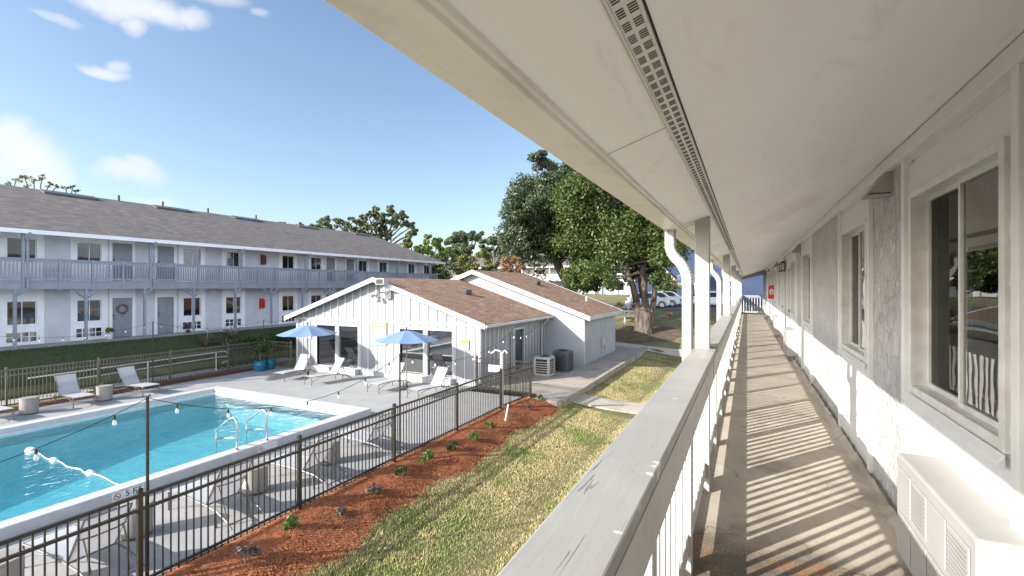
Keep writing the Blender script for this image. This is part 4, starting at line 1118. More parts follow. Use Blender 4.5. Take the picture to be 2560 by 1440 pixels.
# ------------------------------------------------------------ loungers, tables, umbrellas
def make_lounger(label, group):
    t = thing('sun_lounger', label, 'sun lounger', (0,0,0), group)
    W = .31
    # side profile (y along, z): seat nearly flat with a soft rise, foot at y=0
    prof = [(0,.36),(.25,.37),(.6,.365),(.95,.35),(1.22,.33)]
    f = MB()
    for s in (-1, 1):
        f.tube([(s*W, y, z) for y, z in prof]+[(s*W,1.55,.29),(s*W,1.85,.17),(s*W,1.98,.07)], .017, 6)
    for y, z in ((0,.36),(1.22,.33),(1.9,.13)): f.tube([(-W,y,z),(W,y,z)], .014, 6)
    obj('frame', f, M['frame_metal'], t)
    s = MB(); n = len(prof)
    for y, z in prof: s.v += [(-W+.01,y,z+.008),(W-.01,y,z+.008),(-W+.01,y,z-.004),(W-.01,y,z-.004)]
    for i in range(n-1):
        o = i*4; s.f += [(o,o+1,o+5,o+4),(o+2,o+6,o+7,o+3),(o,o+4,o+6,o+2),(o+1,o+3,o+7,o+5)]
    s.f += [(0,2,3,1),(4*n-4,4*n-3,4*n-1,4*n-2)]
    obj('seat', s, M['fabric'], t)
    a = R(58); L = .78; c, sn = math.cos(a), math.sin(a)
    hy, hz = 1.2, .345
    b = MB(); rows = 6
    for i in range(rows+1):
        q = L*i/rows; sag = -.018*math.sin(PI*i/rows)
        y, z = hy+c*q-sn*sag, hz+sn*q+c*sag
        for (dy, dz) in ((0,0),(sn*.012,-c*.012)): b.v += [(-W+.02,y+dy,z+dz),(W-.02,y+dy,z+dz)]
    for i in range(rows):
        o = i*4; b.f += [(o,o+1,o+5,o+4),(o+2,o+6,o+7,o+3),(o,o+4,o+6,o+2),(o+1,o+3,o+7,o+5)]
    b.f += [(0,2,3,1),(rows*4,rows*4+1,rows*4+3,rows*4+2)]
    bk = obj('backrest', b, M['fabric'], t)
    g = MB()
    for s_ in (-1, 1): g.tube([(s_*(W-.01), hy+c*q+.012, hz+sn*q) for q in (0,L*.5,L+.02)], .015, 6)
    g.tube([(-W+.01,hy+c*(L+.02),hz+sn*(L+.02)),(W-.01,hy+c*(L+.02),hz+sn*(L+.02))], .012, 6)
    q = L*.62; g.tube([(-W+.02,hy+c*q+.05,hz+sn*q-.03),(-W*.5,hy+c*q+.09,hz+sn*q-.04),(W*.5,hy+c*q+.09,hz+sn*q-.04),(W-.02,hy+c*q+.05,hz+sn*q-.03)], .012, 6)
    obj('back_frame', g, M['frame_metal'], t)
    for s_ in (-1, 1): obj('support_strut', MB().tube([(s_*(W-.06), hy+c*q+.05, hz+sn*q-.03), (s_*(W-.06), 1.72, .24)], .012, 6), M['frame_metal'], t)
    for (s_, y, z) in ((-1,.02,.36),(1,.02,.36),(-1,1.5,.3),(1,1.5,.3)):
        l = MB(); l.tube([(s_*W,y,z),(s_*W,y+(.0 if y < 1 else .03),.02)], .017, 6); l.tube([(s_*W,y+(.0 if y < 1 else .03),.02),(s_*W,y+(.0 if y < 1 else .03),.0)], .022, 6)
        obj('leg', l, M['frame_metal'], t)
    for s_ in (-1, 1): obj('brace', MB().tube([(s_*W,.05,.16),(s_*W,.35,.30),(s_*W,.7,.345)], .011, 5), M['frame_metal'], t)
    return t
gN, gF, gC = 'loungers on the near side of the pool', 'loungers on the far side of the pool', 'loungers in front of the clubhouse'
proto = make_lounger('lounger seen from behind, nearest of the row inside the near fence', gN)
# local +Y runs foot -> head.  near row: head towards +X (rotz=-90)
proto.location = (-10.0, 3.62, .035); proto.rotation_euler = (0,0,-PI/2+.05)
for (x, y, rz, lb, gr) in (
    (-10.05,5.72,-PI/2-.02,'lounger seen from behind, second from the left inside the near fence',gN),
    (-9.85,7.55,-PI/2+.06,'lounger seen from behind, third from the left inside the near fence',gN),
    (-9.95,9.65,-PI/2+.03,'lounger seen from behind, farthest along inside the near fence',gN),
    (-21.3,6.55,PI/2+.05,'lounger cut off by the left edge beyond the pool',gF),
    (-21.35,8.72,PI/2-.05,'lounger with striped fence shade on its back between the two far tables',gF),
    (-21.3,10.85,PI/2+.08,'lounger right of both cylinder tables beyond the pool',gF),
    (-19.15,14.95,.10,'lounger left of the left umbrella in front of the clubhouse',gC),
    (-17.25,14.9,-.22,'lounger right of the left umbrella in front of the clubhouse',gC),
    (-13.6,14.95,-.02,'lounger left of the right umbrella in front of the clubhouse',gC),
    (-11.5,14.8,-.20,'lounger right of the right umbrella in front of the clubhouse',gC)):
    dup(proto, (x, y, .035), rz, lb, gr)
def make_table(label, group):
    t = thing('side_table', label, 'side table', (0,0,0), group)
    b = MB().lathe([(.235,.03),(.24,.05),(.245,.50),(.235,.51)], 0, 0, 28); obj('drum', b, M['cover'], t, smooth=False)
    b = MB().lathe([(.25,.51),(.255,.52),(.255,.54),(.245,.55)], 0, 0, 28); obj('top', b, M['cover'], t)
    b = MB().lathe([(.20,0),(.21,.03)], 0, 0, 24); obj('base', b, M['black'], t)
    return t
tp = make_table('grey drum side table at the lower left corner inside the near fence', 'drum tables by the near fence'); tp.location = (-9.3,2.85,.035)
for (x, y, lb, gr) in ((-9.55,4.62,'grey drum side table behind the fence post and string light pole','drum tables by the near fence'),
    (-9.3,6.7,'grey drum side table between the second and third near loungers','drum tables by the near fence'),
    (-9.2,8.6,'grey drum side table between the third and farthest near loungers','drum tables by the near fence'),
    (-21.9,7.42,'grey drum side table left of the striped shade lounger beyond the pool','drum tables beyond the pool'),
    (-21.9,9.55,'grey drum side table between the two far loungers in full view','drum tables beyond the pool')):
    dup(tp, (x, y, .035), random.random(), lb, gr)
def umbrella(x, y, label, rot, tilt=0):
    t = thing('umbrella', label, 'umbrella', (x, y, .03), 'blue pool umbrellas'); zA, zE, r = 2.50, 2.10, 1.36; n = 8
    c = MB(); rings = [(.02,zA),(.35,zA-.06),(.75,zA-.19),(r,zE)]; sub = 6
    for lay in (0, -.008):
        for (rr, z) in rings:
            for i in range(n*sub):
                a = rot+2*PI*i/(n*sub); ph = (i % sub)/sub; k = 1-(1-math.cos(PI/n))*math.sin(PI*ph)*.9*(1 if rr > .3 else 0); sag = -.05*math.sin(PI*ph)*(rr/r)
                c.v.append((x+rr*k*math.cos(a), y+rr*k*math.sin(a), z+sag*.6+lay))
    N = n*sub; K = len(rings)
    for lay in (0, 1):
        o = lay*K*N
        for j in range(K-1):
            for i in range(N):
                q = (o+j*N+i, o+j*N+(i+1)%N, o+(j+1)*N+(i+1)%N, o+(j+1)*N+i); c.f.append(q[::-1] if lay == 0 else q)
    for i in range(N): c.f.append(((K-1)*N+i, (K-1)*N+(i+1)%N, 2*K*N-N+(i+1)%N, 2*K*N-N+i))
    obj('canopy', c, M['umbrella'], t)
    obj('pole', MB().tube([(x,y,.06),(x,y,zA+.02)], .022, 8), M['frame_metal'], t)
    obj('finial', MB().lathe([(.012,zA),(.028,zA+.05),(.035,zA+.10),(.015,zA+.15)], x, y, 8), M['black'], t)
    obj('base', MB().lathe([(.25,.0),(.25,.04),(.05,.08),(.035,.3)], x, y, 20), M['black'], t)
    for i in range(n):
        a = rot+2*PI*i/n; obj('rib', MB().tube([(x,y,zA-.03),(x+r*.98*math.cos(a),y+r*.98*math.sin(a),zE-.02)], .009, 4), M['frame_metal'], t)
    for i in range(n):
        a = rot+2*PI*i/n; obj('strut', MB().tube([(x,y,zE-.15),(x+r*.5*math.cos(a),y+r*.5*math.sin(a),zA-.16)], .008, 4), M['frame_metal'], t)
umbrella(-18.8, 16.25, 'blue umbrella at the left corner of the clubhouse front', .2)
umbrella(-12.88, 16.2, 'blue umbrella before the right clubhouse window', .45)

# ------------------------------------------------------------ pool fittings
def grab(y, label):
    t = thing('grab_rail', label, 'grab rail', (-11.5, y, .27), 'steel grab rails at the pool edge')
    b = MB(); x0, x1 = -11.42, -12.25
    b.tube([(x0,y,.25),(x0,y,.93),(x0-.04,y,1.03),(x0-.12,y,1.07),(x0-.25,y,1.03),(x1+.08,y,.72),(x1+.02,y,.66),(x1,y,.58),(x1,y,-.5)], .026, 8); obj('hoop', b, M['steel'], t, smooth=True)
    b = MB(); b.tube([(x0,y,.58),(x1,y,.44)], .022, 8); obj('cross_bar', b, M['steel'], t, smooth=True)
    b = MB().lathe([(.05,.27),(.05,.29),(.03,.30)], x0, y, 12); obj('collar', b, M['steel'], t)
grab(7.72, 'steel grab rail at the pool edge, nearer of the pair'); grab(8.55, 'steel grab rail at the pool edge, farther of the pair')
rp_ = thing('float_rope', 'white safety rope with oval floats drifting from the near pool edge', 'rope', (-14, 5.5, .1))
pts = [ray(78,1130,12.35), ray(135,1153,11.7), ray(185,1168,11.2), ray(226,1182,10.9), ray(252,1200,10.55)]
PTS = []
for p in pts: PTS.append((p.x, p.y, .11))
PTS[-1] = (PIN[1]-.06, PTS[-1][1], .14)
dn = []
for a, b in zip(PTS, PTS[1:]):
    for i in range(14): dn.append(tuple(Vector(a).lerp(Vector(b), i/14)+Vector((.02*math.sin(i), .03*math.sin(i*.45), 0))))
dn.append(PTS[-1])
obj('rope', MB().tube(dn, [.016 if i % 2 else .009 for i in range(len(dn))], 6), M['tile_white'], rp_)
for i, (p, r) in enumerate(((PTS[0],.17),(PTS[1],.12),(PTS[3],.12))):
    d = Vector((PTS[3][0]-PTS[1][0], PTS[3][1]-PTS[1][1], 0)).normalized(); p = Vector(p)
    obj('float', MB().tube([p-d*r, p-d*r*.7, p, p+d*r*.7, p+d*r], [.02, r*.55, r*.62, r*.55, .02], 10), M['tile_white'], rp_, smooth=True)

# ------------------------------------------------------------ string light poles and strands
POLES = {}
def pole(key, x, y, h, label, zb=0):
    t = thing('light_pole', label, 'pole', (x, y, zb), 'slim poles carrying the string lights')
    obj('shaft', MB().tube([(x,y,zb-.1),(x,y,h)], .022, 8), M['dark_metal'], t)
    obj('hook', MB().tube([(x,y,h-.03),(x+.05,y,h+.04),(x+.09,y,h)], .008, 5), M['dark_metal'], t)
    POLES[key] = (x, y, h-.02)
pole('a', -7.86, 3.95, 2.74, 'slim dark string light pole beside the nearest fence post')
pole('b', -7.86, 9.62, 2.66, 'slim dark string light pole before the right umbrella, along the near fence')
pole('c', -7.6, 15.35, 2.70, 'slim string light pole by the gate post')
pole('d', -23.75, 12.15, 2.77, 'slim string light pole behind the far fence, below the grey doors')
pole('e', -23.75, 17.6, 2.52, 'slim string light pole behind the blue pots')
POLES['a0'] = (-7.86, -1.75, 2.74); POLES['d0'] = (-23.75, 6.6, 2.75); POLES['w'] = (-10.2, 24.5, 2.5); POLES['w2'] = (-21.8, 17.55, 2.72)
for k, lb in (('a0','slim string light pole near the camera'),('d0','slim string light pole left of the far loungers')):
    x, y, z = POLES[k]
    if k == 'd0': pole(k, x, y, z, lb)
def strand(a, b, n, sag, label, ph=.5):
    A, B = Vector(POLES[a]), Vector(POLES[b]); mid = (A+B)/2
    t = thing('string_lights', label, 'string lights', (mid.x, mid.y, mid.z), 'strands of bulbs between poles')
    f = lambda u: A.lerp(B, u)-Vector((0,0,sag*4*u*(1-u)))
    obj('cable', MB().tube([f(i/24) for i in range(25)], .0055, 5), M['black'], t)
    first = None
    for i in range(n):
        p = f((i+ph)/n)
        if first is None:
            s = MB().lathe([(.010,p.z-.01),(.017,p.z-.015),(.017,p.z-.065),(.012,p.z-.07)], p.x, p.y, 8)
            so = obj('socket', s, M['black'], t)
            g = MB().lathe([(.011,p.z-.07),(.017,p.z-.085),(.026,p.z-.115),(.023,p.z-.138),(.007,p.z-.152)], p.x, p.y, 10)
            go = obj('bulb', g, M['bulbs'], so, smooth=True); first = so; p0 = p
        else:
            c = first.copy(); COL.objects.link(c); c.location = first.location+(p-p0)
            g2 = first.children[0].copy(); COL.objects.link(g2); g2.parent = c
m_, nt_, b_, P_ = newmat('clear_bulb'); b_.inputs['Base Color'].default_value = (.85,.86,.85,1); b_.inputs['Roughness'].default_value = .06
b_.inputs['Transmission Weight'].default_value = .0; b_.inputs['Alpha'].default_value = .42; M['bulbs'] = m_
strand('a0','a',7,.55,'strand of bulbs over the pool, left of the nearest pole')
strand('a','b',7,.62,'strand of bulbs over the pool between the two near fence poles')
strand('b','c',6,.50,'strand of bulbs from the right umbrella pole to the gate post')
strand('c','w',6,.35,'strand of bulbs from the gate post to the clubhouse side')
strand('d0','d',8,.35,'strand of bulbs before the long building, left of the far fence pole')
strand('d','e',8,.35,'strand of bulbs before the long building between the far fence poles')
strand('e','w2',5,.15,'strand of bulbs from the blue pots to the clubhouse eave')
# ramp handrail
hr = thing('handrail', 'pale double pipe handrail of the ramp behind the far fence', 'handrail', (-24.3, 12, 0))
top = [(-24.25,8.2,.90),(-24.25,15.5,1.0),(-24.25,15.8,.98),(-24.25,15.95,.85),(-24.25,15.9,.5),(-24.25,15.6,.42)]
obj('upper_rail', MB().tube(top, .028, 8), M['white_rail'], hr)
obj('lower_rail', MB().tube([(-24.25,9.2,.62),(-24.25,15.4,.74),(-24.25,15.85,.72)], .026, 8), M['white_rail'], hr)
for y in (9.4, 12.2, 15.3): obj('post', MB().tube([(-24.25,y,-.05),(-24.25,y,.95)], .025, 8), M['white_rail'], hr)
# ------------------------------------------------------------ foliage
def leaf_cloud(name, blobs, m, parent, size, n, kind=None, sub=9, flat=.35, seed=1, spread=.42):
    """many small leaf blades gathered into clumps on the shells of ellipsoids; blobs: (centre, rx, ry, rz, weight)"""
    rg = np.random.default_rng(seed)
    w = np.array([b[4] for b in blobs], float); w /= w.sum()
    Cs = []
    for b, k in zip(blobs, w):
        nb = max(6, int(n*k)); ns = max(3, int(sub*math.sqrt(b[4])))
        d = rg.normal(size=(ns, 3)); d /= np.linalg.norm(d, axis=1)[:, None]
        d[:, 2] = np.where(d[:, 2] < -.5, -d[:, 2]*.6, d[:, 2])
        rad = rg.uniform(.55, 1.0, ns)
        ctr = np.array(b[0])+d*rad[:, None]*np.array([b[1], b[2], b[3]])
        cs = rg.uniform(.65, 1.25, ns)*spread*min(b[1], b[3])
        idx = rg.integers(0, ns, nb)
        g = rg.normal(size=(nb, 3)); g /= np.linalg.norm(g, axis=1)[:, None]
        rr = rg.uniform(.25, 1, nb)**.5
        p = ctr[idx]+g*(rr*cs[idx])[:, None]*np.array([1, 1, .75])
        Cs.append(np.hstack([p, g]))
    A = np.vstack(Cs); P, nrm = A[:, :3], A[:, 3:]
    N = len(P)
    nrm = nrm+rg.normal(size=(N, 3))*.7+np.array([0, 0, flat]); nrm /= np.linalg.norm(nrm, axis=1)[:, None]
    t = rg.normal(size=(N, 3)); t -= (t*nrm).sum(1)[:, None]*nrm; t /= np.linalg.norm(t, axis=1)[:, None]
    b = np.cross(nrm, t)
    s = size*rg.uniform(.6, 1.3, N)[:, None]
    V = np.empty((N, 4, 3)); V[:, 0] = P-t*s; V[:, 1] = P-b*s*.45+nrm*s*.12; V[:, 2] = P+t*s; V[:, 3] = P+b*s*.45+nrm*s*.12
    Fq = np.arange(N*4).reshape(N, 4)
    return npmesh(name, V.reshape(-1, 3), Fq, m, parent, kind)
def limb(mb, a, b, r0, r1, wob=.15, n=6, seed=0):
    rg = random.Random(seed); a, b = Vector(a), Vector(b); L = (b-a).length; pts = []; rs = []
    for i in range(n+1):
        t = i/n; o = Vector((rg.uniform(-1,1), rg.uniform(-1,1), rg.uniform(-.5,.5)))*wob*L*.25*math.sin(PI*t)
        pts.append(a.lerp(b, t)+o); rs.append(r0+(r1-r0)*t)
    mb.tube(pts, rs, 8)
    return pts
def px_blobs(lst, d0, squash=.9, dv=.5, seed=3, split=0):
    """crown lobes given by where they stand in the picture, each with its own distance"""
    rg = random.Random(seed); out = []
    if split:
        l2 = []
        for (px, py, r) in lst:
            l2.append((px, py, r*.55))
            for _ in range(split):
                a = rg.uniform(0, 2*PI); q = r*rg.uniform(.35, 1.0); l2.append((px+q*math.cos(a)*1.15, py+q*math.sin(a)*.8, r*rg.uniform(.32, .6)))
        lst = l2
    for (px, py, r) in lst:
        d = d0+rg.uniform(-1, 1)*dv*4; R_ = r*d/F
        out.append((ray(px, py, d), R_, R_, R_*squash, max(.15, R_*R_/4)))
    return out
# the big broadleaf tree beside the annex
base = Vector((-7.4, 39.3, zt(-7.4, 39.3)))
big = thing('broadleaf_tree', 'large bright green tree with thick forked trunk right of the annex', 'tree', tuple(base), 'two big trees beside the annex')
bl = px_blobs([(1455,520,62),(1520,505,60),(1500,585,80),(1575,560,66),(1625,600,58),(1450,600,60),(1660,640,48),(1560,640,60),(1480,665,46),(1440,690,34),(1620,665,40),(1500,690,40),(1465,470,42),(1650,700,26),(1465,715,26),(1560,610,70),(1700,600,60),(1640,540,60),(1430,730,24),(1475,725,26),(1520,712,24),(1660,720,18),(1590,690,26)], 38.5, .95, .6, 5)
leaf_cloud('crown', bl, M['leaf_bright'], big, .125, 95000, None, 26, .35, 5, .62)
tk = MB(); z0 = base.z
for i, (px, py, d, r0, r1) in enumerate(((1560,655,38.6,.40,.18),(1605,640,38.2,.40,.18),(1648,655,38.0,.32,.14),(1588,650,39.6,.28,.12))):
    e = ray(px, py, d); s = base+Vector((-.35+.3*i, .1*i, -.2)); m_ = s.lerp(e, .42)+Vector((.25-.1*i, 0, .3))
    limb(tk, s, m_, r0, r0*.72, .12, 5, i); limb(tk, m_, e, r0*.72, r1, .2, 5, i+9)
    for k in range(3):
        q = bl[(i*4+k*3) % len(bl)][0]; limb(tk, m_.lerp(e, .5+.2*k), q, r1*.7, .05, .3, 5, i*7+k)
tk.tube([base+Vector((0,0,-.3)), base+Vector((0,0,.15)), base+Vector((0,0,.9)), base+Vector((0,0,2.2))], [.98,.72,.60,.48], 14)
obj('trunk', tk, M['bark'], big, smooth=True)
b2 = Vector((-14.5, 45.5, zt(-14.5, 45.5)))
tr2 = thing('broadleaf_tree', 'tall darker grey green tree whose crown reaches the near gutter', 'tree', tuple(b2), 'two big trees beside the annex')
bl2 = px_blobs([(1345,398,20),(1362,420,24),(1375,455,36),(1330,480,44),(1310,530,50),(1300,590,46),(1345,560,60),(1400,510,60),(1410,590,60),(1340,630,52),(1410,460,44),(1268,600,14),(1272,570,12),(1420,640,40),(1355,385,10),(1440,440,40)], 44, 1.0, .7, 8)
leaf_cloud('crown', bl2, M['leaf_dark'], tr2, .14, 70000, None, 24, .3, 8, .6)
tk = MB(); limb(tk, b2+Vector((0,0,-.3)), ray(1365,600,44.5), .55, .35, .1, 6, 2)
for k in range(12): limb(tk, ray(1365,600+8*(k % 5),44.5), bl2[k][0], .2, .04, .25, 5, k+30)
obj('trunk', tk, M['bark'], tr2, smooth=True)
def tree(label, name, base_px, d, lobes, leafm, size, n, group, seed, trunk_r=.35, dv=.6, sub=8, spread=.4, cat='tree', limbs=True, flat=.3, split=0):
    c = ray(base_px, 700, d); z = zt(c.x, c.y); t = thing(name, label, cat, (c.x, c.y, z), group)
    bl = px_blobs(lobes, d, .8, dv, seed, split)
    leaf_cloud('crown', bl, leafm, t, size, n, None, sub, flat, seed, spread)
    tk = MB(); top = sum((b[0] for b in bl), Vector())/len(bl); fork = Vector((c.x, c.y, z)).lerp(top, .55)
    limb(tk, (c.x,c.y,z-.3), fork, trunk_r, trunk_r*.6, .1, 5, seed)
    if limbs:
        for i, b in enumerate(bl):
            if split and i % (split+1): limb(tk, bl[i-i % (split+1)][0], b[0], .07, .02, .5, 4, seed+i)
            else: limb(tk, fork, b[0], trunk_r*.42, .06, .45, 7, seed+i)
    obj('trunk', tk, M['bark_far'], t, smooth=True)
    return t
gB = 'trees beyond the buildings'
tree('spreading live oak with twisted bare limbs rising above the long roof', 'oak_tree', 930, 66,
     [(812,556,17),(826,572,18),(842,552,9),(868,580,26),(888,552,13),(905,572,20),(922,540,12),(936,523,10),(948,545,13),(966,555,14),(978,530,15),(992,545,15),(1006,538,10),(1012,560,9),(1030,565,9),(1028,588,11),(1018,600,8),(895,598,28),(945,590,16),(860,560,8),(970,585,8),(1036,578,6),(930,568,13),(958,572,12),(902,548,10),(985,560,11),(945,558,10),(885,585,16),(915,600,20)],
     M['leaf_oak'], .22, 15000, gB, 21, .5, .8, 7, .9, split=5)
tree('low dark oak crown just clearing the long roof left of the live oak', 'oak_tree', 765, 72, [(745,572,14),(768,570,16),(790,572,14),(725,570,10),(705,560,8)], M['leaf_oak'], .22, 2200, gB, 22, .4, split=4)
tree('bare topped tree over the left end of the long roof', 'bare_tree', 80, 62, [(40,450,12),(60,442,11),(85,452,14),(105,445,11),(125,460,10),(70,465,12),(25,462,8),(140,468,6)], M['leaf_olive'], .13, 900, gB, 23, .25, .5, 6, .8, split=3)
tree('small twiggy treetop right of the bare topped tree', 'bare_tree', 172, 64, [(165,472,8),(182,468,7),(190,478,6)], M['leaf_oak'], .16, 130, gB, 24, .25, .4, 5, .7)
tree('dome crowned oak in the gap right of the long roof', 'oak_tree', 1160, 84, [(1150,590,26),(1180,592,20),(1125,605,16),(1160,620,30),(1200,590,10),(1130,640,24)], M['leaf_far'], .30, 12000, gB, 25, .7, .7, 10, .8, split=4)
tree('dark evergreen beside the large tree, right of the dome crowned oak', 'oak_tree', 1238, 80, [(1228,608,20),(1245,600,14),(1215,625,16),(1250,630,22),(1262,615,12)], M['leaf_far'], .28, 8500, gB, 26, .5, .7, 10, .8, split=4)
tree('lime green broad tree at the end of the long roof', 'broadleaf_tree', 1045, 74, [(1020,612,14),(1045,618,18),(1070,608,20),(1095,618,20),(1060,632,22),(1105,640,20),(1120,625,14)], M['leaf_lime'], .22, 8000, gB, 27, .45, .6, 9, .8, split=3)
tree('olive green tree in front of the dark oaks, above the clubhouse roof', 'broadleaf_tree', 1185, 62, [(1165,645,22),(1195,640,26),(1222,655,24),(1150,665,22),(1185,668,28),(1215,680,18)], M['leaf_olive'], .19, 9500, gB, 28, .4, .6, 10, .8, split=3)
tree('grey green shrubby tree behind the annex ridge', 'broadleaf_tree', 1130, 58, [(1110,655,16),(1128,672,16),(1150,685,14),(1105,680,14),(1225,690,12)], M['leaf_oak'], .18, 1800, gB, 29, .3, .5, 8, .5)
tree('rust coloured crape myrtle behind the annex roof', 'crape_myrtle', 1288, 60, [(1262,660,18),(1285,650,20),(1310,655,18),(1270,678,20),(1300,675,20),(1330,668,12),(1345,680,10)], M['leaf_rust'], .13, 4200, gB, 30, .22, .5, 9, .55)
tree('bare grey crape myrtle before the far white building', 'crape_myrtle', 1360, 64, [(1345,665,14),(1365,690,14),(1380,705,12),(1340,690,10)], M['leaf_dry'], .09, 700, gB, 31, .2, .5, 8, .7)
tree('yellowing small tree right of the big trunk', 'broadleaf_tree', 1672, 58, [(1655,715,13),(1675,708,15),(1692,718,12),(1668,725,13),(1688,705,9)], M['leaf_gold'], .15, 2600, gB, 32, .2, .4, 8, .5)
for i, (px, d, w, hgt) in enumerate(((1010,96,46,30),(1085,104,44,28),(1270,108,60,40),(1390,112,60,50),(1500,112,60,55),(1610,116,60,60),(1720,112,60,60),(1830,112,60,55))):
    tree(['dark far tree behind the end of the long roof','far tree behind the lime green tree','far tree behind the crape myrtle','far tree left behind the white building','far tree over the middle of the white building','far tree behind the big trunk','far tree behind the near downspout','far tree behind the near walkway posts'][i], 'broadleaf_tree', px, d,
         [(px-w*.6,690-hgt*.7,w*.6),(px+w*.1,690-hgt*1.0,w*.6),(px+w*.6,690-hgt*.6,w*.55),(px-w*.2,700,w*.5),(px+w*.45,705,w*.45)], M['leaf_far'], .42, 3600, gB, 40+i, .4, .8, 10, .8, limbs=False)
# ------------------------------------------------------------ plants
def shrub(x, y, r, h, m, n, label, group, name='shrub', seed=1, size=.045, z=None):
    z = zt(x, y)+.05 if z is None else z
    t = thing(name, label, 'shrub', (x, y, z), group)
    st = MB()
    rg = random.Random(seed)
    for i in range(6): a = rg.uniform(0, 2*PI); st.tube([(x,y,z-.05),(x+.4*r*math.cos(a),y+.4*r*math.sin(a),z+h*.5),(x+.75*r*math.cos(a),y+.75*r*math.sin(a),z+h*.9)], [.008,.006,.003], 4)
    obj('stems', st, M['straw_stem'], t)
    leaf_cloud('leaves', [((x,y,z+h*.55), r*.75, r*.75, h*.5, 1)], m, t, size, n, None, 8, .5, seed, .6)
def on_ground(px, py, zoff=0):
    d = (G)*F/(py-HY)
    for _ in range(6): p = ray(px, py, d); d = (G-zt(p.x, p.y)-zoff)*F/(py-HY)
    return ray(px, py, d)
for i, (px, py, r, h, k, lb) in enumerate((
    (1225,1082,.20,.34,'s','bushy bright green shrub nearest the leaning white pipe'),
    (1185,1106,.17,.28,'s','thin pale green shrub second from the leaning white pipe'),
    (1131,1128,.18,.26,'h','dark green shrub in the pine straw below the pale thin one'),
    (1066,1160,.22,.28,'s','broad bright green shrub in the middle of the pine straw'),
    (1004,1196,.20,.28,'h','dark leaved shrub beside the third fence post from the left'),
    (728,1332,.16,.24,'s','small green sprig in the foreground pine straw'),
    (935,1240,.22,.2,'d','low dried grey shrub in the middle of the pine straw'),
    (850,1290,.14,.14,'d','tiny dried tuft between the green sprig and the low grey shrub'),
    (612,1412,.26,.30,'d','dark withered shrub at the bottom edge of the pine straw'),
    (1350,1004,.16,.22,'s','small shrub at the far end of the pine straw bed'),
    (1322,1026,.16,.16,'d','dried clump near the far end of the pine straw bed'))):
    p = on_ground(px, py, .06)
    shrub(p.x, p.y, r, h, {'s':M['leaf_shrub'],'h':M['leaf_hedge'],'d':M['leaf_dry']}[k], 230 if k != 'd' else 170, lb, 'shrubs planted in the pine straw', 'shrub', 60+i, .042, zt(p.x,p.y)+.07)
hg = thing('hedge', 'dense green hedge below the long building, left of the clubhouse', 'hedge', (-26.2, 22, .5))
leaf_cloud('leaves', [((-26.2+.2*math.sin(y*2), y, .95), .75, .9, .55, 1) for y in fr(18.2, 29, .9)], M['leaf_hedge'], hg, .075, 9000, None, 14, .3, 71, .45)
st = MB()
for y in fr(18, 29, .9): st.tube([(-26.2,y,.2),(-26.15,y+.1,1.1)], [.03,.012], 5)
obj('stems', st, M['straw_stem'], hg)
gc = thing('ornamental_grass', 'tuft of fresh green grasses behind the far fence beside the blue pots', 'grass clump', (-24.9, 17.2, .0))
def straps(mb, x, y, z, n, L, w, seed, arch=.8):
    rg = random.Random(seed)
    for i in range(n):
        a = rg.uniform(0, 2*PI); e = rg.uniform(.35, 1.25); l = L*rg.uniform(.6, 1.1); d = Vector((math.cos(a), math.sin(a), 0)); s = Vector((-d.y, d.x, 0))
        prev = None; k = 6
        for j in range(k+1):
            t = j/k; p = Vector((x,y,z))+d*(l*t*math.cos(e))+Vector((0,0,l*(t*math.sin(e)-arch*.45*t*t*math.cos(e)*1.2))); ww = w*(1-t)**.6*(.5+.5*min(1,t*4))
            mb.v += [tuple(p-s*ww), tuple(p+s*ww)]
            if j: o = len(mb.v)-4; mb.f.append((o,o+1,o+3,o+2))
mb = MB()
for y in fr(15.8, 18.6, .4): straps(mb, -24.9, y, .0, 26, 1.25, .014, int(y*10), .5)
obj('blades', mb, M['leaf_hedge'], gc)
yc = thing('strap_leaf_plant', 'spiky clump of arching yellow grey leaves on the slope behind the handrail', 'plant', (-26.6, 16.9, .6))
mb = MB()
for (x, y) in ((-26.6,16.2),(-26.4,17.2),(-26.9,17.9)): straps(mb, x, y, zt(x, y)-.05, 60, 1.35, .028, int(y*7), .9)
obj('blades', mb, M['leaf_strap'], yc)
def potted(x, y, z, r, h, m, label, seed, group, leafm, ph=.9):
    t = thing('potted_plant', label, 'potted plant', (x, y, z), group)
    obj('pot', MB().lathe([(r*.68,z),(r*.85,z+h*.2),(r*.98,z+h*.6),(r*.92,z+h*.88),(r*1.02,z+h*.93),(r*1.02,z+h),(r*.86,z+h),(r*.86,z+h*.9)], x, y, 24), m, t, smooth=False)
    obj('soil', MB().lathe([(r*.85,z+h*.85),(r*.84,z+h*.9)], x, y, 16), M['soil'], t)
    leaf_cloud('leaves', [((x,y,z+h+ph*.5), r*1.1, r*1.1, ph*.5, 1)], leafm, t, .07, 420, None, 8, .3, seed, .55)
    st = MB(); rg = random.Random(seed)
    for i in range(5): st.tube([(x,y,z+h*.85),(x+rg.uniform(-.2,.2),y+rg.uniform(-.2,.2),z+h+ph*.7)], [.015,.006], 5)
    obj('stems', st, M['straw_stem'], t)
potted(-22.35,16.35,.035,.30,.52,M['pot_blue'],'turquoise glazed pot with dark plant, left of the pair by the fence corner',81,'blue pots by the fence corner',M['leaf_hedge'])
potted(-22.45,16.98,.035,.30,.52,M['pot_blue'],'turquoise glazed pot with dark plant, right of the pair by the fence corner',82,'blue pots by the fence corner',M['leaf_hedge'],1.1)
potted(-28.75,12.75,1.70,.14,.28,M['signwhite'],'white pot of leafy green beside the wreath door',83,None,M['leaf_shrub'],.3)
potted(-28.8,16.55,1.70,.12,.14,M['black'],'little dark pot beside the second grey ground floor door',84,None,M['leaf_dry'],.4)
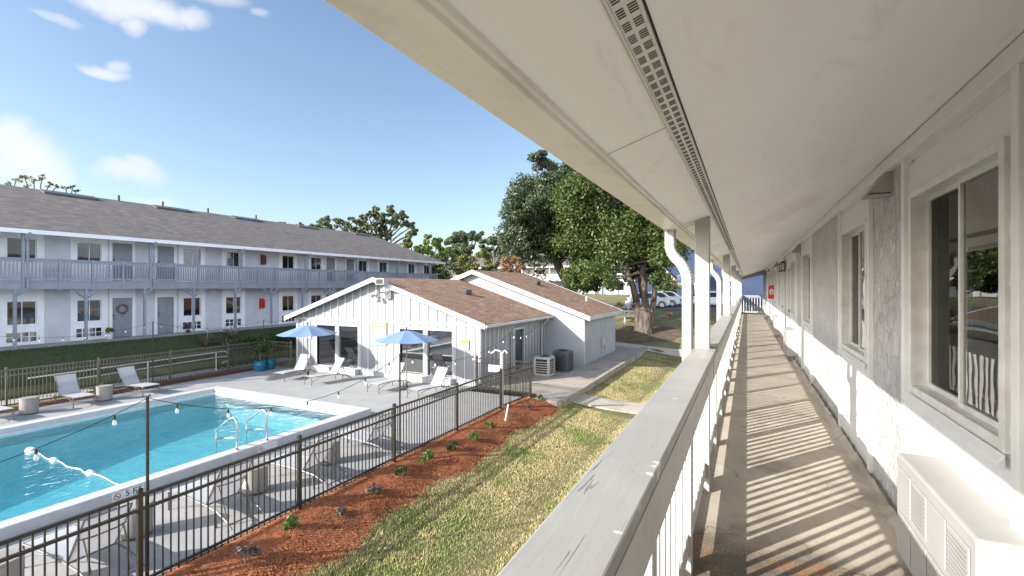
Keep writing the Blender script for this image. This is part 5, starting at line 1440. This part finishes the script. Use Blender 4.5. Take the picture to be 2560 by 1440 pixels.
p = ray(265, 975, 19.5); shrub(-23.2, 9.9, .3, .4, M['leaf_lime'], 200, 'yellow green shrub behind the cylinder table beyond the pool', None, 'shrub', 90, .06, .04)

# ------------------------------------------------------------ grass and straw
def tufts(name, pts, m, h, w, lean, kind, flatlay=False, seed=5):
    rg = np.random.default_rng(seed); N = len(pts)
    a = rg.uniform(0, 2*PI, N); d = np.stack([np.cos(a), np.sin(a), np.zeros(N)], 1); s = np.stack([-d[:,1], d[:,0], np.zeros(N)], 1)
    H = h*rg.uniform(.5, 1.3, N)[:, None]; ww = w*rg.uniform(.6, 1.3, N)[:, None]; ln = lean*rg.uniform(.2, 1.2, N)[:, None]
    V = np.empty((N, 3, 3))
    if flatlay:
        up = rg.uniform(-.18, .42, N)[:, None]*H*.5
        V[:,0] = pts-d*H*.5-s*ww; V[:,1] = pts-d*H*.5+s*ww; V[:,2] = pts+d*H*.5; V[:,0,2] += .004; V[:,1,2] += .004; V[:,2,2] += up[:,0]+.008
    else:
        V[:,0] = pts-s*ww; V[:,1] = pts+s*ww; V[:,2] = pts+d*ln; V[:,2,2] += H[:,0]
    return npmesh(name, V.reshape(-1,3), np.arange(N*3).reshape(N,3), m, None, kind)
zv = np.vectorize(zt)
def scatter(n, x0, x1, y0, y1, keep, seed):
    rg = np.random.default_rng(seed); u = rg.uniform(size=n)
    y = y0+(y1-y0)*u**1.35; x = rg.uniform(x0, x1, n)
    k = keep(x, y); x, y = x[k], y[k]
    return np.stack([x, y, zv(x, y)], 1)
me_v = np.vectorize(mulch_edge)
lawnp = scatter(210000, -6.6, -1.6, 3.5, 17.9, lambda x, y: (x > me_v(y)-.08+.1*np.sin(y*9)) & (x > -7.2+.10*y-.0) | (x > me_v(y)), 1)
lawn2 = scatter(70000, -6.22, -1.0, 19.8, 33, lambda x, y: y > 19.7+.33*np.maximum(0, x+6.2), 2)
P_ = np.vstack([lawnp, lawn2]); P_ = P_[P_[:,0] > np.where(P_[:,1] < 17.9, me_v(P_[:,1])-.06, -9)]
lg = tufts('lawn_grass', P_, M['blade'], .045, .006, .04, 'stuff'); lg['label'] = 'patchy green and straw coloured lawn grass'
rg = np.random.default_rng(31); n = 26000
x = rg.uniform(-27.55, -25.35, n); y = rg.uniform(6, 30, n); bt_ = tufts('bank_grass', np.stack([x, y, zv(x, y)], 1), M['bankblade'], .055, .012, .05, 'stuff', False, 8); bt_['label'] = 'grass with the shade put into its dark colour on the bank below the long building'
def bed_z(x, y):
    e = mulch_edge(y); t = min(1, max(0, (x+7.86)/(e+7.86)))
    return zt(x, y)+.012+.09*math.sin(PI*min(1,t*1.02))*(.7+.3*math.sin(y*2.1+t*5))
rg = np.random.default_rng(9); n = 90000
y = 2.5+15*rg.uniform(size=n)**1.25; x = -7.84+rg.uniform(size=n)*1.75; e = me_v(y); k = (x < e+.05*np.sin(y*14)+.05*rg.normal(size=n)) & (y < 17.3); x, y = x[k], y[k]
P_ = np.stack([x, y, np.vectorize(bed_z)(x, y)], 1)
sw_ = tufts('pine_straw', P_, M['straw'], .19, .006, 0, 'stuff', True, 6); sw_['label'] = 'loose orange brown pine straw covering the bed'

lb_ = MB(); N_ = 40
for k in range(N_):
    for rr in (0, .4, .75, 1):
        a = 2*PI*k/N_; r = rr*(3.6+.5*math.sin(a*3)+.3*math.sin(a*7)); x, y = base.x-.6+r*1.1*math.cos(a), base.y+r*.75*math.sin(a)
        lb_.v.append((x, y, zt(x,y)+.03+.12*(1-rr)))
for k in range(N_):
    for j in range(3): lb_.f.append((k*4+j, k*4+j+1, ((k+1)%N_)*4+j+1, ((k+1)%N_)*4+j))
struct('litter_with_tree_shade', lb_, M['shade_litter'])  # dark patch round the trunk, tree shade put into its colour
# ------------------------------------------------------------ cars, far buildings, odds and ends
def make_car(label, group):
    t = thing('parked_car', label, 'car', (0,0,0), group)
    L, W = 4.6, 1.82
    secs = []   # (x, half width, [z profile])
    prof = [(0,.42,.60,.60),(.05,.35,.86,.86),(.35,.28,.98,1.0),(.95,.25,1.02,1.08),(1.55,.25,1.03,1.55),(2.1,.25,1.03,1.68),(3.2,.25,1.03,1.68),(4.0,.27,1.02,1.55),(4.42,.32,.98,1.1),(4.56,.38,.85,.85),(4.6,.42,.62,.62)]
    b = MB(); n = 10
    for (x, zb, zs, zr) in prof:
        taper = 1 if .3 < x < 4.3 else .88
        w = W/2*taper; wr = w*(.97 if zr-zs < .2 else .74)
        ring = [(-w*.94,zb),(-w,zb+.18),(-w,(zb+zs)/2),(-w*.985,zs),(-wr,zr-.04),(-wr*.8,zr),(wr*.8,zr),(wr,zr-.04),(w*.985,zs),(w,(zb+zs)/2),(w,zb+.18),(w*.94,zb)]
        b.v += [(x-L/2, q[0], q[1]) for q in ring]
    n = 12
    for i in range(len(prof)-1):
        for j in range(n): b.f.append((i*n+j, i*n+(j+1)%n, (i+1)*n+(j+1)%n, (i+1)*n+j))
    b.f += [tuple(range(n)), tuple((len(prof)-1)*n+j for j in range(n))[::-1]]
    obj('body', b, M['car_white'], t, smooth=False)
    X = lambda x: x-L/2
    for s in (-1, 1):
        g = MB(); w0, w1 = s*W/2*.988, s*W/2*.76
        g.add([(X(1.3),w0*.985,1.07),(X(3.9),w0,1.07),(X(3.7),w1+s*.02,1.52),(X(2.05),w1+s*.02,1.58),(X(1.8),w1+s*.05,1.5)], [(0,1,2,3,4) if s > 0 else (4,3,2,1,0)])
        for v in range(len(g.v)): g.v[v] = (g.v[v][0], g.v[v][1]+s*.02, g.v[v][2])
        obj('side_window', g, M['car_glass'], t)
    g = MB(); g.add([(X(1.0),-.72,1.10),(X(1.0),.72,1.10),(X(1.56),.58,1.54),(X(1.56),-.58,1.54)], [(0,1,2,3)])
    g.v = [(p[0]-.015, p[1], p[2]+.02) for p in g.v]; obj('windscreen', g, M['car_glass'], t)
    g = MB(); g.add([(X(4.4),-.66,1.14),(X(4.4),.66,1.14),(X(4.02),.56,1.52),(X(4.02),-.56,1.52)], [(3,2,1,0)]); g.v = [(p[0]+.02, p[1], p[2]+.02) for p in g.v]; obj('rear_window', g, M['car_glass'], t)
    for (x, y) in ((.85,-1),(.85,1),(3.65,-1),(3.65,1)):
        w = MB(); r = .34; yy = y*(W/2-.10)
        rings = []
        w.tube([(X(x),yy-.11,r),(X(x),yy+.11,r)], r, 20); o = obj('wheel', w, M['rubber'], t)
        w = MB(); w.tube([(X(x),yy+y*.105,r),(X(x),yy+y*.12,r)], r*.68, 16)
        pass
        obj('rim', w, M['steel'], o)
        a_ = MB(); a_.tube([(X(x)+.42*math.cos(q*PI/8), y*(W/2+.005), r+.42*math.sin(q*PI/8)) for q in range(9)], .03, 5); obj('wheel_arch', a_, M['rubber'], t)
    for s in (-1, 1):
        h = MB(); h.tube([(X(.10),s*.68,.76),(X(.42),s*.80,.84)], [.07,.04], 8); obj('headlight', h, M['car_glass'], t)
        h = MB(); h.box(X(4.45),X(4.585),s*.66,s*.84,.82,.98); obj('tail_light', h, M['lamp_red'], t)
        h = MB(); h.box(X(1.45),X(1.6),s*.93,s*1.08,1.05,1.17); obj('side_mirror', h, M['car_white'], t)
    h = MB(); h.box(X(-.01),X(.05),-.45,.45,.5,.72); obj('grille', h, M['black'], t)
    return t
car = make_car('white parked car nearest, half hidden by the big tree trunk', 'white cars in the car park')
p = ray(1618, 775, 52); A_ = R(194)
car.location = (p.x, p.y, zt(p.x,p.y)+.03); car.rotation_euler = (0,0,A_)
ax = Vector((math.cos(R(14)), math.sin(R(14)), 0)); pv = Vector((-ax.y, ax.x, 0)); pc0 = p.copy()
for (k, lb) in ((1,'white parked car right of the trunk, second in the row'),(2,'white parked car right of the trunk, farthest in the row'),(5,'white parked car seen between the near walkway posts')):
    p = pc0+pv*2.9*k+ax*1.35*k if k < 5 else ray(1782, 760, 54); dup(car, (p.x, p.y, zt(p.x,p.y)+.03), A_, lb)
# far white two storey building
ZF_ = zt(-30, 90)
fw = thing('apartment_building', 'distant sunlit white two storey building seen below the big tree', 'building', (-34, 92, ZF_))
obj('wall', MB().box(-56,-13,90,104,ZF_-.5,ZF_+5.4), M['clubwhite'], fw)
b = MB(); b.prism([(88,ZF_+5.5),(97,ZF_+9.0),(106,ZF_+5.5),(106,ZF_+5.3),(97,ZF_+8.8),(88,ZF_+5.3)], 0, -57, -30); b.prism([(88,ZF_+5.45),(97,ZF_+7.2),(106,ZF_+5.45),(106,ZF_+5.3),(97,ZF_+7.0),(88,ZF_+5.3)], 0, -29.99, -12); obj('roof', b, M['roof_grey'], fw)
obj('fascia', MB().box(-57,-12,87.9,88.0,ZF_+5.2,ZF_+5.5), M['clubwhite'], fw)
obj('balcony_floor', MB().box(-56,-13,88.2,89.99,ZF_+2.55,ZF_+2.85), M['whiteL'], fw)
for i in range(15):
    x = -56+i*3.0
    b = MB(); b.box(x-.07,x+.07,88.2,88.34,ZF_-.3,ZF_+5.3)
    for s in (-1,1): b.tube([(x,88.27,ZF_+2.0),(x+s*.6,88.27,ZF_+2.55)], .05, 4)
    obj('post', b, M['whiteL'], fw)
    if i < 14:
        b = MB(); b.box(x+.1,x+2.9,88.2,88.26,ZF_+3.8,ZF_+3.9); b.box(x+.1,x+2.9,88.2,88.26,ZF_+2.95,ZF_+3.02)
        for k in range(1, 14): b.box(x+k*.2, x+k*.2+.06, 88.21, 88.25, ZF_+3.0, ZF_+3.8)
        obj('balcony_railing', b, M['whiteL'], fw)
        for zz in (0, 2.85):
            if i % 3 == 1: obj('door', MB().box(x+.9,x+1.8,89.95,90.02,ZF_+zz,ZF_+zz+2.05), M['doorgrey'], fw)
            else: obj('window', MB().box(x+.7,x+2.2,89.95,90.02,ZF_+zz+.8,ZF_+zz+2.1), M['glassL'], fw)
# building closing the view beyond the walkway, shade put into its blue wall colour
ZB = zt(0, 62)
bb = thing('apartment_building', 'tall building with shade painted into its blue walls beyond the end of the near walkway', 'building', (-.5, 68, ZB))
obj('wall', MB().box(-13,12,62.5,75,ZB-1,ZB+5.6), M['shade_blue_wall'], bb)
b = MB(); b.add([(-13,62.5,ZB+5.6),(12,62.5,ZB+5.6),(-.5,62.5,ZB+9),(-13,75,ZB+5.6),(12,75,ZB+5.6),(-.5,75,ZB+9)], [(0,1,2),(5,4,3)]); obj('gable', b, M['shade_blue_wall'], bb)
b = MB(); b.prism([(-13.7,ZB+5.55),(-.5,ZB+9.15),(12.7,ZB+5.55),(12.7,ZB+5.4),(-.5,ZB+9),(-13.7,ZB+5.4)], 1, 62.1, 75.4); obj('roof', b, M['roof_grey'], bb)
b = MB(); b.prism([(-13.75,ZB+5.35),(-.5,ZB+8.97),(12.75,ZB+5.35),(12.75,ZB+5.57),(-.5,ZB+9.19),(-13.75,ZB+5.57)], 1, 62.0, 62.09); obj('bargeboard', b, M['clubwhite'], bb)
for (x, z) in ((-5.2,.9),(-2.4,.9),(2.8,.9),(5.5,.9),(-5.2,3.6),(-2.4,3.6),(3.2,3.6),(5.5,3.6)):
    w = obj('window', MB().box(x,x+1.1,62.44,62.52,ZB+z,ZB+z+1.2), M['whiteL'], bb); obj('pane', MB().box(x+.07,x+1.03,62.42,62.435,ZB+z+.07,ZB+z+1.13), M['glassL'], w)
st = thing('outdoor_stair', 'dark railed stair landing with white stair stringer beside the blue building', 'stair', (-7, 61, ZB))
b = MB(); b.box(-7.6,-5.6,61,62.4,ZB+2.4,ZB+2.6); b.box(-7.6,-7.5,61,61.1,ZB-.6,ZB+2.4); b.box(-5.7,-5.6,61,61.1,ZB-.6,ZB+2.4); obj('landing', b, M['grey_paint'], st)
b = MB(); b.box(-7.6,-5.6,61,61.05,ZB+3.5,ZB+3.57)
for k in range(15): b.box(-7.6+k*.14,-7.56+k*.14,61.0,61.04,ZB+2.6,ZB+3.5)
obj('railing', b, M['grey_paint'], st)
b = MB(); b.add([(-7.7,61.3,ZB+2.6),(-9.6,61.3,ZB+4.6),(-9.6,61.3,ZB+4.9),(-7.7,61.3,ZB+2.9),(-7.7,61.4,ZB+2.6),(-9.6,61.4,ZB+4.6),(-9.6,61.4,ZB+4.9),(-7.7,61.4,ZB+2.9)], [(0,1,2,3),(7,6,5,4),(0,4,5,1),(3,2,6,7),(1,5,6,2),(0,3,7,4)]); obj('stringer', b, M['clubwhite'], st)
# picnic table, timbers, pumpkins, white picket rail, ramp rail
def pumpkin(x, y, r, label):
    z = zt(x, y); t = thing('pumpkin', label, 'pumpkin', (x, y, z), 'orange pumpkins near the big tree')
    mb = MB(); N, K = 32, 10
    for j in range(K+1):
        ph = PI*j/K
        for i in range(N):
            a = 2*PI*i/N; k = 1-.10*abs(math.sin(a*5))**.6
            mb.v.append((x+r*k*math.sin(ph)*math.cos(a), y+r*k*math.sin(ph)*math.sin(a), z+r*.8*(1-math.cos(ph)*(1-.15*(1-math.sin(ph))))))
    for j in range(K):
        for i in range(N): mb.f.append((j*N+i, j*N+(i+1)%N, (j+1)*N+(i+1)%N, (j+1)*N+i))
    obj('body', mb, M['pumpkin'], t, smooth=True)
    obj('stem', MB().tube([(x,y,z+r*1.5),(x+.02,y,z+r*1.75),(x+.07,y,z+r*1.85)], [.04,.025,.02], 6), M['straw_stem'], t)
p = on_ground(1675, 850, .05); pumpkin(p.x, p.y, .24, 'orange pumpkin at the end of the far concrete path')
p = on_ground(1592, 818, .05); pumpkin(p.x, p.y, .27, 'orange pumpkin at the foot of the big trunk')
p = ray(1567, 800, 43)
tb_ = thing('picnic_table', 'pale long table standing beyond the annex, left of the big trunk', 'table', (p.x, p.y, zt(p.x,p.y)))
z = zt(p.x, p.y)
obj('table_top', MB().box(p.x-1.4,p.x+1.2,p.y-.4,p.y+.4,z+.88,z+.98), M['signwhite'], tb_)
for (dx, dy) in ((-1.2,-.3),(-1.2,.3),(1.0,-.3),(1.0,.3),(-.1,-.3)): obj('leg', MB().box(p.x+dx-.06,p.x+dx+.06,p.y+dy-.06,p.y+dy+.06,z-.1,z+.88), M['signwhite'], tb_)
p0, p1 = on_ground(1562, 842, .0), on_ground(1590, 815, .0)
rr = thing('handrail', 'dark slanting ramp handrail between the annex and the big trunk', 'handrail', (p0.x, p0.y, zt(p0.x,p0.y)))
obj('upper_rail', MB().tube([(p0.x,p0.y,zt(p0.x,p0.y)+.9),(p1.x,p1.y,zt(p1.x,p1.y)+.95)], .04, 6), M['grey_paint'], rr)
for k in range(5):
    q = p0.lerp(p1, k/4); obj('post', MB().tube([(q.x,q.y,zt(q.x,q.y)-.1),(q.x,q.y,zt(q.x,q.y)+.93)], .03, 6), M['grey_paint'], rr)
for (pa, pb, lb) in (((1640,806),(1712,792),'weathered timber edging upper of two right of the trunk'),((1640,812),(1712,806),'weathered timber edging lower of two right of the trunk')):
    a, b_ = on_ground(*pa), on_ground(*pb); a.z, b_.z = zt(a.x,a.y)+.12, zt(b_.x,b_.y)+.12
    tag(obj('timber_edging', MB().tube([a, a.lerp(b_,.5)+Vector((.05,.1,.02)), b_], [.2,.17,.14], 8), M['bark_far'], None, smooth=True), lb, 'timber')
pw = ray(1665, 735, 72); z = zt(pw.x, pw.y)
pk = thing('fence', 'low white picket fence below the yellowing tree', 'fence', (pw.x, pw.y, z))
b = MB(); b.box(pw.x-4,pw.x+5,pw.y,pw.y+.05,z+.8,z+.9); b.box(pw.x-4,pw.x+5,pw.y,pw.y+.05,z+.25,z+.33); obj('rail', b, M['clubwhite'], pk)
for k in range(24): b = MB().box(pw.x-4+k*.38,pw.x-3.8+k*.38,pw.y-.03,pw.y-.001,z,z+1.05); obj('picket', b, M['clubwhite'], pk)
p = on_ground(1592+8, 752+20, 0)
shrub(ray(1548,778,47).x, ray(1548,778,47).y, .6, .9, M['leaf_gold'], 350, 'dry golden grass clump just above the annex eave', None, 'shrub', 95, .08)

# ------------------------------------------------------------ light, sky, camera
AZ, EL = R(36), R(25.5)
sun_dir = Vector((-math.sin(AZ)*math.cos(EL), -math.cos(AZ)*math.cos(EL), math.sin(EL)))    # towards the sun
l = bpy.data.lights.new('sun', 'SUN'); l.energy = 4.9; l.angle = R(.5); l.color = (1, .95, .88)
so = bpy.data.objects.new('sun', l); COL.objects.link(so); so.rotation_euler = (-sun_dir).to_track_quat('-Z', 'Y').to_euler()
w = bpy.data.worlds.new('World'); S.world = w; w.use_nodes = True; nt = w.node_tree
bg = nt.nodes['Background']; sky = NN(nt, 'ShaderNodeTexSky', sky_type='NISHITA'); sky.sun_disc = False
sky.sun_elevation = EL; sky.sun_rotation = math.atan2(sun_dir.x, sun_dir.y); sky.air_density = 1.0; sky.dust_density = 1.5; sky.ozone_density = 1.5; sky.altitude = 20
nt.links.new(sky.outputs[0], bg.inputs[0]); bg.inputs[1].default_value = .122
tc = NN(nt, 'ShaderNodeTexCoord'); D = tc.outputs['Generated']
nz = NN(nt, 'ShaderNodeTexNoise'); nt.links.new(D, nz.inputs['Vector']); nz.inputs['Scale'].default_value = 7; nz.inputs['Detail'].default_value = 8; nz.inputs['Roughness'].default_value = .55
v = NN(nt, 'ShaderNodeVectorMath', operation='SUBTRACT'); nt.links.new(nz.outputs['Color'], v.inputs[0]); v.inputs[1].default_value = (.5,.5,.5)
v2 = NN(nt, 'ShaderNodeVectorMath', operation='SCALE'); nt.links.new(v.outputs[0], v2.inputs[0]); v2.inputs['Scale'].default_value = .07
v3 = NN(nt, 'ShaderNodeVectorMath', operation='ADD'); nt.links.new(D, v3.inputs[0]); nt.links.new(v2.outputs[0], v3.inputs[1])
sx = NN(nt, 'ShaderNodeSeparateXYZ'); nt.links.new(v3.outputs[0], sx.inputs[0])
az = math_(nt, 'ARCTAN2', sx.outputs[0], sx.outputs[1]); el = math_(nt, 'ARCSINE', sx.outputs[2])
def dirang(px, py):
    d = (ray(px, py, 1)-Vector((0,0,G))).normalized(); return math.atan2(d.x, d.y), math.asin(d.z)
acc = None
for (px, py, rx, ry, s) in ((330,10,120,38,1),(400,35,75,30,1),(470,50,45,22,.9),(335,55,30,20,.9),(250,-5,80,22,.9),(530,-5,80,28,.7),(250,168,48,17,.9),(280,152,22,16,.7),(320,432,75,20,.75),(345,420,42,20,.7),(70,395,95,62,1),(30,360,60,60,1),(110,435,70,40,.85),(375,497,55,16,.55),(135,26,50,13,.55),(645,47,20,11,.5)):
    a0, e0 = dirang(px, py); a1, _ = dirang(px+rx, py); _, e1 = dirang(px, py-ry)
    u = math_(nt, 'DIVIDE', math_(nt, 'SUBTRACT', az, a0), abs(a1-a0)); q = math_(nt, 'DIVIDE', math_(nt, 'SUBTRACT', el, e0), abs(e1-e0))
    r2 = math_(nt, 'ADD', math_(nt, 'MULTIPLY', u, u), math_(nt, 'MULTIPLY', q, q))
    k = math_(nt, 'MULTIPLY', ramp(nt, r2, 2.1, -.5), s)
    acc = k if acc is None else math_(nt, 'MAXIMUM', acc, k)
# bright clouds added out of view as fill light for soffit and shaded walls
n2 = NN(nt, 'ShaderNodeTexNoise'); nt.links.new(D, n2.inputs['Vector']); n2.inputs['Scale'].default_value = 2.6; n2.inputs['Detail'].default_value = 7; n2.inputs['Roughness'].default_value = .6
inview = math_(nt, 'MULTIPLY', math_(nt, 'MULTIPLY', ramp(nt, az, R(-92), R(-80)), ramp(nt, az, R(40), R(28))), ramp(nt, el, R(56), R(46)))
fill_clouds = math_(nt, 'MULTIPLY', ramp(nt, n2.outputs['Fac'], .36, .56), math_(nt, 'MULTIPLY', math_(nt, 'SUBTRACT', 1.0, inview), ramp(nt, el, R(48), R(20))))
acc = math_(nt, 'MAXIMUM', acc, fill_clouds)
bg2 = NN(nt, 'ShaderNodeBackground'); nt.links.new(math_(nt, 'ADD', math_(nt, 'SUBTRACT', 1.7, math_(nt, 'MULTIPLY', inview, 1.16)), math_(nt, 'MULTIPLY', ramp(nt, az, R(-84), R(-98)), 1.4)), bg2.inputs[1])  # unseen clouds made brighter on the left to light the soffit
nt.links.new(mixc(nt, ramp(nt, az, R(-84), R(-98)), mixc(nt, inview, (.78,.86,1.0), (.93,.94,.96)), (.97,.95,.91)), bg2.inputs[0])
mxs = NN(nt, 'ShaderNodeMixShader'); nt.links.new(math_(nt, 'MULTIPLY', acc, .92), mxs.inputs[0]); nt.links.new(bg.outputs[0], mxs.inputs[1]); nt.links.new(bg2.outputs[0], mxs.inputs[2])
nt.links.new(mxs.outputs[0], nt.nodes['World Output'].inputs['Surface'])
cam = bpy.data.cameras.new('camera'); co = bpy.data.objects.new('camera', cam); COL.objects.link(co); S.camera = co
cam.sensor_width = 36; cam.lens = 36*F/2560; cam.shift_y = -4/2560; cam.clip_end = 3000; cam.clip_start = .05
co.location = (0,0,G); co.rotation_euler = (PI/2, 0, TH)
S.view_settings.view_transform = 'Standard'; S.view_settings.look = 'None'; S.view_settings.exposure = 1.05; S.view_settings.gamma = 1
S.cycles.max_bounces = 8; S.cycles.diffuse_bounces = 6; S.cycles.transparent_max_bounces = 12; S.cycles.use_denoising = True
S.cycles.sample_clamp_indirect = 6
